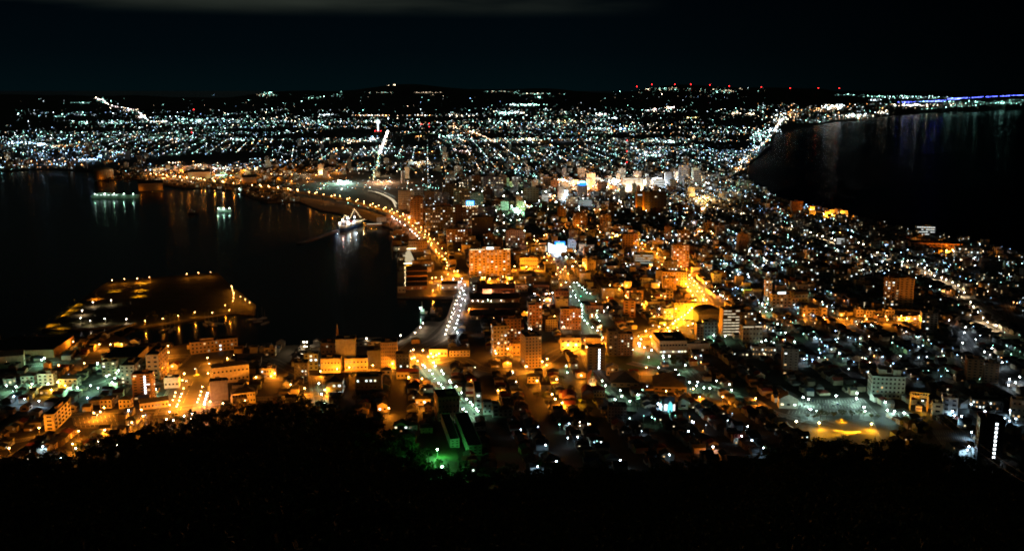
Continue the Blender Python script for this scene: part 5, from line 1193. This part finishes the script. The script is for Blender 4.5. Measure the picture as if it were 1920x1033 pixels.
# clusters: x,y,rx,ry,count,colours,size
CL = '''28 270 15 3 40 SB 1.6|57 269 12 3 30 SB 1.5|78 273 10 3 50 SB 2|110 276 40 2 40 OW 1|165 302 24 2 60 BS 1.8|185 297 8 2 8 B 1.8|220 288 18 1 14 BT 1.6|445 264 20 2 50 ST 1.5|372 228 10 3 50 ST 1.6|345 225 6 2 18 T 1.5|300 230 20 2 40 SW 1.3
265 220 9 4 60 WSP 1.3|245 208 18 4 40 WP 1|195 192 12 6 26 T .8|155 194 24 1 30 T .8|110 220 14 1 20 T 1.2|160 232 8 3 24 TS 1.4|210 232 30 4 60 TS 1|120 311 28 2 20 B 1.5|100 290 90 14 90 B 1|415 332 16 2 30 T 1.6|330 308 22 2 26 OW 1.2|370 313 14 4 40 WSO 1.2|410 319 22 1 50 WSP 1.2
645 344 14 2 60 TS 1.9|612 217 14 1 34 S 1.2|700 218 45 1 90 SWO 1.2|790 218 25 1 30 SWO 1.2|860 218 50 3 70 SW 1|945 214 22 3 70 ST 1.5|985 198 30 2 90 STG 1.4|970 212 16 3 50 WS 1.4|1000 177 40 1 40 TW .8|1012 184 8 1 14 T 1.4|735 161 8 1 8 W 1.8
590 185 20 3 30 TG .7|500 179 20 5 50 TW .8|720 175 25 1 26 TW .6|800 175 28 1 36 W .6|940 173 30 1 26 TW .7|635 178 10 5 10 T 1|660 267 26 3 60 WSO 1.2|700 263 12 3 30 S 1.6|790 236 2 1 2 R 1|853 240 10 4 24 OW 1.2|850 258 22 4 60 ST 1.4|785 258 10 1 10 O 1.5|880 250 24 6 50 OW 1|930 232 30 8 40 TS 1
783 309 20 4 60 WSY 1.5|750 296 8 3 16 T 1.5|678 320 18 1 30 ST 1.1|870 286 22 3 30 OP 1.2|716 343 26 4 60 WOP 1.2|545 330 60 2 70 OW 1|1128 216 10 3 34 PSW 1.5|1152 223 8 1 20 S 1.6|1228 208 14 3 26 WPS 1.4|1256 204 9 2 34 WP 1.8|1300 222 16 1 22 Y 1.1|1125 243 22 1 40 ST 1.3|1165 243 8 2 18 B 1.6|1055 230 40 5 60 WY .9
985 264 32 2 80 WSY 1.5|1257 268 13 2 50 TS 1.9|1224 294 14 1 34 ST 1.6|1215 289 30 8 44 SP 1|1425 258 18 14 120 ST 1.6|1420 282 18 10 60 SB 1.3|1400 303 16 9 60 SO 1.2|1382 321 10 6 34 OW 1.3|1378 214 8 2 24 W 1.4|1406 215 8 2 24 W 1.4|1255 169 42 3 50 TW .7|1352 172 34 4 60 TW .8
1462 225 14 12 110 SW 1.5|1486 215 12 8 50 WO 1.2|1563 202 30 4 110 SW 1.6|1545 206 30 5 60 WO 1.1|1600 218 30 3 90 WS 1.4|1640 224 20 2 50 WO 1.4|1655 212 16 3 40 WS 1.4|1587 179 24 1 20 T .9|1640 189 12 2 24 S 1.4|1650 182 30 2 60 T 1.1|1720 184 56 3 100 TS 1.3|1705 199 34 2 80 SPW 1.7|1790 198 60 5 70 TW .9|1870 194 50 5 60 T .9
1193 348 24 9 120 SW 1.6|1236 346 14 5 50 S 1.6|1095 355 14 8 80 WO 1.6|1060 345 26 6 90 WSO 1.4|1130 352 16 8 80 WOP 1.5|1150 345 18 6 70 WS 1.7|1288 342 22 5 50 SW 1.4|1310 377 22 5 50 WY 1.6|1060 374 12 6 24 SB 1.5|985 400 24 5 50 T 1.3|900 395 40 8 50 WS 1|820 385 24 8 60 WSP 1.2|800 352 22 6 30 T 1.2|870 350 20 4 30 W 1.3
980 324 26 10 46 TB 1.2|1340 290 44 14 60 B .9|930 345 60 8 60 WS 1|1000 345 60 8 60 TW 1|1108 433 16 8 24 O 1.6|1340 395 60 14 60 WO .9|1760 192 80 1 50 T .8|1430 395 40 12 40 B .8|1520 390 30 8 30 B 1|280 345 10 3 16 O 1.6|350 398 16 2 6 O 1.4|95 343 16 1 10 O 1|290 384 3 1 2 O 1.6|1450 246 12 5 60 S 1.6'''
ISLETS = []
for row in CL.replace('\n', '|').split('|'):
    a_ = row.split(); x_, y_, rx, ry, n_, cs, sz = float(a_[0]), float(a_[1]), float(a_[2]), float(a_[3]), int(a_[4]), a_[5], float(a_[6])
    for _ in range(n_):
        p = G(x_ + R2.gauss(0, rx * .5), y_ + R2.gauss(0, ry * .5))
        if inpoly(p.x, p.y, LAND) or y_ < 200: FARL.append((p, R2.choice(cs), sz))
# lines of lamps
for pts, n_, cs, sz in (('727,248 722,262 715,280 711,290', 170, 'SWP', 1.7), ('711,290 706,315 697,338', 60, 'TY', 1.2), ('287,327 330,334 400,342 470,350', 22, 'O', 1.6), ('180,184 200,195 240,205 262,213 278,228', 130, 'WPS', 1.3), ('575,222 600,235 616,241', 30, 'TS', 1),
                         ('880,248 905,257 927,269', 70, 'OWP', 1.4), ('960,306 1010,338', 30, 'TB', 1.1), ('1385,322 1400,300 1420,280 1445,258 1465,228', 90, 'SOW', 1.6), ('1730,206 1800,201 1920,192', 44, 'T', .9), ('1860,194 1930,187', 20, 'T', .9),
                         ('1260,376 1300,386 1360,398 1420,414 1480,432', 34, 'WO', 1.4), ('655,384 690,394 735,402', 12, 'T', 1.5), ('600,318 700,330 800,326', 30, 'W', .8), ('480,371 520,376 560,372', 8, 'O', 1.6), ('1190,300 1215,290 1245,276', 26, 'SP', 1.1)):
    Q = smooth([G(*q).xy for q in PX(pts)], 10)
    for i in range(n_): q = Q[int(i / n_ * len(Q))]; FARL.append((Vector((q.x + R2.gauss(0, 5), q.y, H(q.x, q.y))), R2.choice(cs), sz))
NLIT = 0
y_ok = lambda p: p.z < 10
for p, c, sz in FARL:
    d = p.xy.length; q = R2.random(); s_ = 2 if q < .23 * sz ** 1.6 else 1 if q < .55 else 0
    rr = d * .00028 * (.5 + .95 * R2.random() ** 3) * (.75 + .35 * sz)
    FAR.dot((p.x, p.y, p.z + 5 + rr), rr, DOTM[(c, s_)])
    if d > 2300 and y_ok(p) and p.x < 900 and R2.random() < .032: light(lampstuff, c, 9000 + 3.2 * d, (p.x, p.y - rr - 1, p.z + 9 + rr), spot=None if R2.random() < .2 else 165)  # sparse strong lights added at some dots so the far ground glows
    if sz >= 1.2 and d < 4400 and NLIT < 520 and R2.random() < .5 and p.x < 760: NLIT += 1; light(lampstuff, c, 26000, (p.x, p.y, p.z + 9 + rr))  # extra lights added at cluster dots to brighten downtown
bp_ = link('distant_street_lamp_poles', poleM.mesh('distant_street_lamp_poles')); props(bp_, 'slender poles under the lamps of the middle town', 'lamp poles', kind='stuff')
lampstuff.name = 'lamp_lights'
fs = link('distant_street_lamps', FAR.mesh('distant_street_lamps')); props(fs, 'thousands of small street lights spread over the plain, the coast and the far hills', 'street lights', kind='stuff')
for ch in list(lampstuff.children): ch.parent = fs
bpy.data.objects.remove(lampstuff)
# runway lights
b = MB(); Q = [G(1690, 193), G(1760, 190.5), G(1800, 185), G(1925, 177)]
for A1, A2 in zip(Q, Q[1:]):
    for i in range(90): p = A1 + (A2 - A1) * (i / 90); b.dot((p.x + R2.uniform(-8, 8), p.y + R2.uniform(-160, 160), p.z + 5), 6.5, DOTM[('A', 2)] if R2.random() < .8 else DOTM[('A', 1)])
props(link('runway_lights', b.mesh('runway_lights')), 'dense band of blue runway lights on the far sea coast', 'runway lights', kind='stuff')
# island lawns: shielded floodlights making yellow pools
for i, (px, py) in enumerate(PX('215,546 268,531 263,545 260,556 130,582 140,572 117,590 92,610 112,617 180,561')):
    p = G(px, py); o = thing('floodlight', f'hooded island floodlight over its own yellow pool, {ORD[i]} of the chain', 'floodlight', p, 0, 'hooded floodlights of the island')
    b = MB(); b.tube([(0, 0, 0), (0, 0, 9)], .12, .08, METAL); link('pole', b.mesh('pole'), o); b = MB(); b.lathe([(1.1, 8.9), (.5, 9.5), (.1, 9.6)], METAL, 8); link('hood', b.mesh('hood'), o)
    l = light(o, 'Y' if i != 9 else 'O', 30000, (0, 0, 8.6), spot=125)
# mast with two lights on the quay
p = G(573, 660); o = thing('floodlight_mast', 'white pedestal with two floodlights standing on the quay', 'floodlight mast', p, 0); zq = depth(p) / F
b = MB(); b.box(-4 * zq, 4 * zq, -3, 3, 0, 11 * zq, WALL['white'], bottom=True); link('pedestal', b.mesh('pedestal'), o)
for s_ in (-1, 1):
    b = MB(); b.tube([(0, 0, 11 * zq), (s_ * 2.8 * zq, 0, 19 * zq)], .15, .1, METAL); link('arm', b.mesh('arm'), o); b = MB(); b.dot((s_ * 2.8 * zq, 0, 19.6 * zq), .8, BULB['W']); link('lamp_head', b.mesh('lamp_head'), o); light(o, 'W', 9000, (s_ * 2.8 * zq, -2, 18 * zq))
# traffic light glow at the avenue
for px, py, c, t_ in ((1089, 556, 'T', 'teal'), (462, 0, '', ''),):
    if not c: continue
    p = G(px, py, 5); o = thing('traffic_light', 'teal-green traffic light hanging over the wide green avenue', 'traffic light', p, 0); b = MB(); b.tube([(0, 0, 0), (0, 0, 5.4)], .1, .08, METAL); link('pole', b.mesh('pole'), o)
    b = MB(); b.box(-.7, .7, -.2, .2, 5.4, 5.9, METAL, bottom=True); link('housing', b.mesh('housing'), o); b = MB(); b.dot((0, -.3, 5.65), .75, emit('green_signal_glow', (0, 1, .6), 6)); link('signal_lens', b.mesh('signal_lens'), o)
# ================================================================== HOUSES
HG = rad(GRID); cg, sg = math.cos(HG), math.sin(HG)
cand = []; RH = random.Random(5)
for iu in range(-60, 95):
    for iv in range(40, 330):
        v = iv * 13.0; row = iu * 24.0 + (4.5 if iu % 2 else -4.5)     # two rows of houses back to back between the lanes
        if iv % 7 == 0: continue
        x, y = row * cg - v * sg + RH.uniform(-1.5, 1.5), row * sg + v * cg + RH.uniform(-1.5, 1.5)
        d = math.hypot(x, y)
        if d < 640 or d > 4300 or abs(math.atan2(x, y)) > rad(31): continue
        if d > 2600 and RH.random() < .55: continue
        if d < 1120 and d < d_edge(math.atan2(x, y)) + 6: continue
        if not inpoly(x, y, LAND) or occupied(x, y): continue
        px, py, _ = proj((x, y, 5))
        if 560 < px < 840 and 320 < py < 410 or 743 < px < 860 and 505 < py < 600: continue
        cand.append((d, x, y, px, py))
cand.sort()
HOUSEG = []; nind = 0; HS = MB(); HLAB = []
looks = [('grey', 'dark'), ('cream', 'dark'), ('white', 'dark'), ('tan', 'dark'), ('wood', 'grey'), ('pale', 'dark'), ('cream', 'red'), ('grey', 'blue'), ('dark', 'dark'), ('wood', 'dark')]
for d, x, y, px, py in cand:
    r = random.Random(int(x * 31 + y * 17)); wn, rn = r.choice(looks)
    w, dp, st = r.uniform(7.5, 11.5), r.uniform(7.5, 11), r.choice((1, 2, 2, 2)); h = 2.9 * st + .3; rh = r.uniform(1.6, 3.0); ax = 'x' if r.random() < .5 else 'y'; hipr = r.random() < .35
    if d > 1500 and r.random() < .12: h = r.choice((9, 12, 15)); hipr = None; w *= 1.3
    if d > 1500 and r.random() < .05: h = r.choice((15, 18)); hipr = None; w *= 1.7
    z = max(3.0, H(x, y)) - .4; rz = HG + (0 if r.random() < .8 else .12)
    inframe = -10 < px < 1930 and py < 905
    occ_disc(x, y, 5)
    if inframe and nind < 262 and d < 1500:
        nind += 1; o = thing('house', '', 'house', (x, y, z), rz, 'houses of the lower town')
        b = MB(); b.box(-w / 2, w / 2, -dp / 2, dp / 2, 0, h, WALL[wn], bottom=True); link('wall', b.mesh('wall'), o); b = MB()
        if hipr: b.hip(-w / 2, w / 2, -dp / 2, dp / 2, h, rh, ROOF[rn])
        elif hipr is None: b.box(-w / 2 - .2, w / 2 + .2, -dp / 2 - .2, dp / 2 + .2, h, h + .5, ROOF[rn], bottom=True)
        else: b.gable(-w / 2, w / 2, -dp / 2, dp / 2, h, rh, ROOF[rn], WALL[wn], ax)
        link('roof', b.mesh('roof'), o); nlit = 0
        if nind < 230:
            for f in range(st):
                for q in (-.25, .22):
                    on = r.random() < .16; nlit += on; link('window', winmesh(1.5, 1.25, pick_lit(r, .75) if on else GLASS), o, (q * w, -dp / 2, .9 + 2.9 * f))
                if r.random() < .5: on = r.random() < .12; nlit += on; sd = -1 if x > 0 else 1; link('window', winmesh(1.25, 1.25, pick_lit(r) if on else GLASS), o, (sd * w / 2, 0, .9 + 2.9 * f), sd * math.pi / 2)
            b = MB(); b.box(.02 * w, .02 * w + .95, -dp / 2 - .07, -dp / 2 - .01, .3, 2.4, WALL['wood'], bottom=True); link('door', b.mesh('door'), o)
        if r.random() < .25: b = MB(); b.box(w * .2, w * .2 + .6, dp * .1, dp * .1 + .6, h, h + rh + .6, WALL['brick'], bottom=True); link('chimney', b.mesh('chimney'), o)
        lk = f'{"low" if st == 1 else "two-storey"} {wn if wn != "wood" else "timber"} {"hip-roofed" if hipr else "gabled"} house' + (' with lit window' if nlit else '')
        HLAB.append((o, lk, x, y))
    else:
        T = Matrix.Translation((x, y, z)) @ Matrix.Rotation(rz, 4, 'Z'); wl = WALL[wn]
        HS.box(-w / 2, w / 2, -dp / 2, dp / 2, 0, h, wl, T=T, top=ROOF[rn])
        if hipr: HS.hip(-w / 2, w / 2, -dp / 2, dp / 2, h, rh, ROOF[rn], T)
        elif hipr is not None: HS.gable(-w / 2, w / 2, -dp / 2, dp / 2, h, rh, ROOF[rn], wl, ax, T)
        nf = max(1, int(h / 2.9))
        for f in range(nf):
            for q in ((-.3, .25) if nf < 3 else (-.36, -.12, .12, .36)):
                if r.random() < (.035 if nf < 3 else .13):
                    s_ = .7; a_, c_ = q * w - s_, q * w + s_; zz_ = .9 + 2.9 * f; HS.face([T @ Vector(t_) for t_ in ((a_, -dp / 2 - .1, zz_), (c_, -dp / 2 - .1, zz_), (c_, -dp / 2 - .1, zz_ + 1.3), (a_, -dp / 2 - .1, zz_ + 1.3))], pick_lit(r))
label_all(HLAB)
props(link('distant_houses', HS.mesh('distant_houses')), 'thousands of small dark houses packed over the isthmus beyond the lower town', 'houses', kind='stuff')
# ---- blocks of flats and offices of the middle distance and the far plain
PB = []; RB = random.Random(21)
def prism_building(x, y, w, dp, h, wl, lit, rz, scale=1.0):
    b = MB(); b.box(-w / 2, w / 2, -dp / 2, dp / 2, 0, h, wl, bottom=True, top=ROOF['dark'])
    b.box(-w * .18, w * .12, -dp * .15, dp * .25, h, h + 3, wl, top=ROOF['grey']); nf = max(2, int(h / 3.1)); nc = max(2, int(w / 3.6)); e_ = .1 * scale
    for f in range(nf):
        for c_ in range(nc):
            q = RB.random(); m_ = None
            if q < lit: m_ = pick_lit(RB)
            elif q < lit + .35: m_ = GLASS
            if m_:
                a_ = -w / 2 + (c_ + .5) * w / nc; zz_ = .8 + f * h / nf; s_ = .28 * w / nc
                b.face([(a_ - s_, -dp / 2 - e_, zz_), (a_ + s_, -dp / 2 - e_, zz_), (a_ + s_, -dp / 2 - e_, zz_ + 1.5), (a_ - s_, -dp / 2 - e_, zz_ + 1.5)], m_)
    return b
zones = [(740, 1320, 335, 400, 70), (880, 1250, 400, 480, 34), (1250, 1500, 400, 500, 20), (1480, 1860, 450, 560, 14), (980, 1350, 500, 600, 16), (600, 1300, 262, 335, 60), (0, 600, 262, 320, 26), (880, 960, 330, 400, 10)]
for x0, x1, y0, y1, n in zones:
    k_ = 0; tries = 0
    while k_ < n and tries < n * 12:
        tries += 1; px, py = RB.uniform(x0, x1), RB.uniform(y0, y1); p = G(px, py)
        if not inpoly(p.x, p.y, LAND) or occupied(p.x, p.y) or (570 < px < 745 and 335 < py < 410): continue
        tall = RB.random() ** 1.6; h = (14 + 30 * tall) if py < 480 else 12 + 14 * tall; w, dp = RB.uniform(12, 30), RB.uniform(10, 16)
        wn = RB.choice(['grey', 'tan', 'white', 'brown', 'teal', 'cream', 'dark', 'pale', 'brick']); rz = HG + RB.choice((0, 0, .1, -.2))
        o = props(link('apartment_building' if RB.random() < .6 else 'office_building', prism_building(p.x, p.y, w, dp, h, WALL[wn], RB.choice((.03, .08, .2)), rz).mesh('block')), None, 'building', 'blocks of the middle town')
        o.location = (p.x, p.y, 2.7); o.rotation_euler = (0, 0, rz); k_ += 1
        for i in range(3): occ_disc(p.x + (i - 1) * w * .33, p.y, 7)
        hw = 'tall' if h > 30 else 'mid-rise' if h > 20 else 'low'; ww = 'broad' if w > 22 else 'slim'
        cn = {'teal': 'pale green', 'pale': 'pale blue', 'dark': 'dark grey', 'brick': 'red-brown'}.get(wn, wn)
        PB.append((o, f'{hw} {ww} {cn} block', p.x, p.y))
label_all(PB)
# ================================================================== TREES AND WOOD
leafM = mat('leaves', (.045, .065, .02), scale=.5, var=.5, rough=.9); barkM = mat('bark', (.08, .06, .045), scale=2); drybr = mat('dry_twigs', (.12, .08, .05), scale=2, var=.3)
def tree_meshes(seed, kind):
    r = random.Random(seed); hh = r.uniform(7, 11); t = MB(); c = MB()
    t.tube([(0, 0, -.5), (r.uniform(-.2, .2), 0, hh * .3), (r.uniform(-.4, .4), .2, hh * (.62 if kind != 'fir' else .95))], .3, .08, barkM, 6)
    ends = []
    for i in range(9 if kind != 'fir' else 0):
        a = i * 2.4 + r.random(); z0 = hh * r.uniform(.28, .55); L_ = hh * r.uniform(.22, .42); e_ = Vector((math.cos(a) * L_ * .8, math.sin(a) * L_ * .8, z0 + L_ * .9)); mid = Vector((e_.x * .5, e_.y * .5, z0 + L_ * .3))
        t.tube([(0, 0, z0), mid, e_], .11, .03, barkM, 5, False); ends.append(e_)
    if kind == 'bare':
        for e_ in ends:
            for _ in range(16):
                s_ = e_ * r.uniform(.5, 1); s_.z = e_.z * r.uniform(.7, 1); d_ = Vector((r.gauss(0, 1), r.gauss(0, 1), r.uniform(.2, 1.3))).normalized() * r.uniform(.8, 2.2); q = s_ + d_; n_ = Vector((.05, .05, 0))
                c.face([s_ - n_, s_ + n_, q + n_ * .3, q - n_ * .3], drybr)
    elif kind == 'fir':
        for i in range(360):
            u = r.random() ** .7; z = hh * (1.05 - .85 * u); R_ = hh * .28 * u * (.75 + .25 * math.sin(z * 5)); a = r.uniform(0, 6.28); p = Vector((math.cos(a) * R_, math.sin(a) * R_, z)); s_ = r.uniform(.25, .5)
            u1 = Vector((r.gauss(0, 1), r.gauss(0, 1), r.gauss(0, .6))).normalized() * s_; v1 = Vector((r.gauss(0, 1), r.gauss(0, 1), r.gauss(0, 1))).normalized() * s_; c.face([p - u1, p + v1, p + u1], leafM)
    else:
        cl_ = [(e_ + Vector((r.gauss(0, .4), r.gauss(0, .4), r.uniform(0, .8))), r.uniform(1.0, 1.9)) for e_ in ends] + [(Vector((r.gauss(0, .6), r.gauss(0, .6), hh * .75)), 1.9), (Vector((0, 0, hh * .9)), 1.4)]
        for p0_, R_ in cl_:
            for _ in range(42):
                v_ = Vector((r.gauss(0, 1), r.gauss(0, 1), r.gauss(0, .8))).normalized() * R_ * r.random() ** .4; p = p0_ + v_; s_ = r.uniform(.2, .42)
                u1 = Vector((r.gauss(0, 1), r.gauss(0, 1), r.gauss(0, 1))).normalized() * s_; v1 = Vector((r.gauss(0, 1), r.gauss(0, 1), r.gauss(0, 1))).normalized() * s_; c.face([p - u1, p + v1, p + u1, p - v1], leafM)
    return t.mesh('trunk'), c.mesh('crown'), t, c
TM = {k_: [tree_meshes(s_, k_) for s_ in range(4)] for k_ in ('bare', 'leafy', 'fir')}
TLAB = []
def tree(x, y, kind, sc, z=None):
    v = R.choice(TM[kind]); o = thing('tree', '', 'tree', (x, y, max(3, H(x, y)) if z is None else z), R.uniform(0, 6.28), 'trees of the town and the wood edge'); o.scale = (sc, sc, sc * R.uniform(.9, 1.15))
    link('trunk', v[0], o); link('crown', v[1], o); TLAB.append((o, {'bare': 'bare twiggy tree', 'leafy': 'dark round-crowned tree', 'fir': 'dark pointed evergreen'}[kind], x, y)); occ_disc(x, y, 2)
# along the edge of the wood
k_ = 0; a = -.50
while a < .52 and k_ < 120:
    d = d_edge(a) + R.uniform(-14, 7); x, y = d * math.sin(a), d * math.cos(a)
    if not occupied(x, y): tree(x, y, 'bare' if -.45 < a < -.29 else R.choice(('leafy', 'leafy', 'fir', 'bare')), R.uniform(.7, 1.25)); k_ += 1
    a += R.uniform(.005, .011)
for zx0, zx1, zy0, zy1, n, kd in ((140, 330, 780, 835, 34, 'bare'), (0, 130, 845, 880, 10, 'bare'), (1250, 1420, 735, 780, 8, 'leafy'), (1185, 1300, 655, 690, 12, 'leafy'), (970, 1100, 540, 610, 10, 'leafy'), (1065, 1160, 500, 560, 26, 'leafy'), (880, 960, 500, 540, 5, 'leafy'), (1340, 1480, 700, 745, 14, 'leafy'), (1690, 1790, 790, 830, 18, 'leafy'),
                                   (1500, 1650, 782, 789, 16, 'leafy'), (980, 1110, 715, 760, 12, 'leafy'), (590, 720, 690, 760, 12, 'leafy'), (240, 430, 588, 604, 14, 'leafy'), (1020, 1260, 745, 800, 16, 'leafy')):
    for _ in range(n):
        for __ in range(8):
            p = G(R.uniform(zx0, zx1), R.uniform(zy0, zy1))
            if not occupied(p.x, p.y) and (inpoly(p.x, p.y, LAND) or inpoly(p.x, p.y, ISLE)): tree(p.x, p.y, kd, R.uniform(.6, 1.1), p.z); break
label_all(TLAB)
p = G(1088, 757); o = thing('tree', 'small round tree blazing yellow over its own lamp between the red roofs', 'tree', p, 0); v = TM['leafy'][1]; o.scale = (.75, .75, .75); link('trunk', v[0], o); link('crown', v[1], o); light(o, 'Y', 5000, (0, -4, 5))
# the black wood of the mountainside
FW = MB(); RF = random.Random(3)
def scatter(src, x, y, z, sc, a):
    c_, s_ = math.cos(a) * sc, math.sin(a) * sc; n = len(FW.v); FW.v += [(x + px * c_ - py * s_, y + px * s_ + py * c_, z + pz * sc) for px, py, pz in src.v]; i = FW.mi(leafM)
    FW.f += [tuple(q + n for q in f) for f in src.f]; FW.m += [i] * len(src.f)
thin = []
for s_ in (0, 1, 2):
    src = TM['leafy'][s_][3]; t_ = MB()
    for f in src.f[::5]: pts = [Vector(src.v[q]) for q in f]; c0 = sum(pts, Vector()) / len(pts); t_.face([c0 + (q - c0) * 2.4 for q in pts], leafM)
    thin.append(t_)
n = 0
for _ in range(40000):
    a = RF.uniform(-.56, .56); u = RF.random(); de = d_edge(a); d = 42 + (de - 47) * u ** .6; x, y = d * math.sin(a), d * math.cos(a)
    if occupied(x, y): continue
    n += 1; scatter(RF.choice(thin), x, y, H(x, y) - .5, RF.uniform(.6, 1.1), RF.uniform(0, 6.28))
    if n > 10500: break
props(link('forest', FW.mesh('forest')), 'black unlit wood covering the near mountainside', 'forest', kind='stuff')
print('lamps', TOT, 'mid', len(MIDL), 'far', len(FARL), 'houses', nind, len(cand), 'trees', len(TLAB), 'lights', len([o for o in S.objects if o.type == 'LIGHT']), 'objects', len(S.objects))
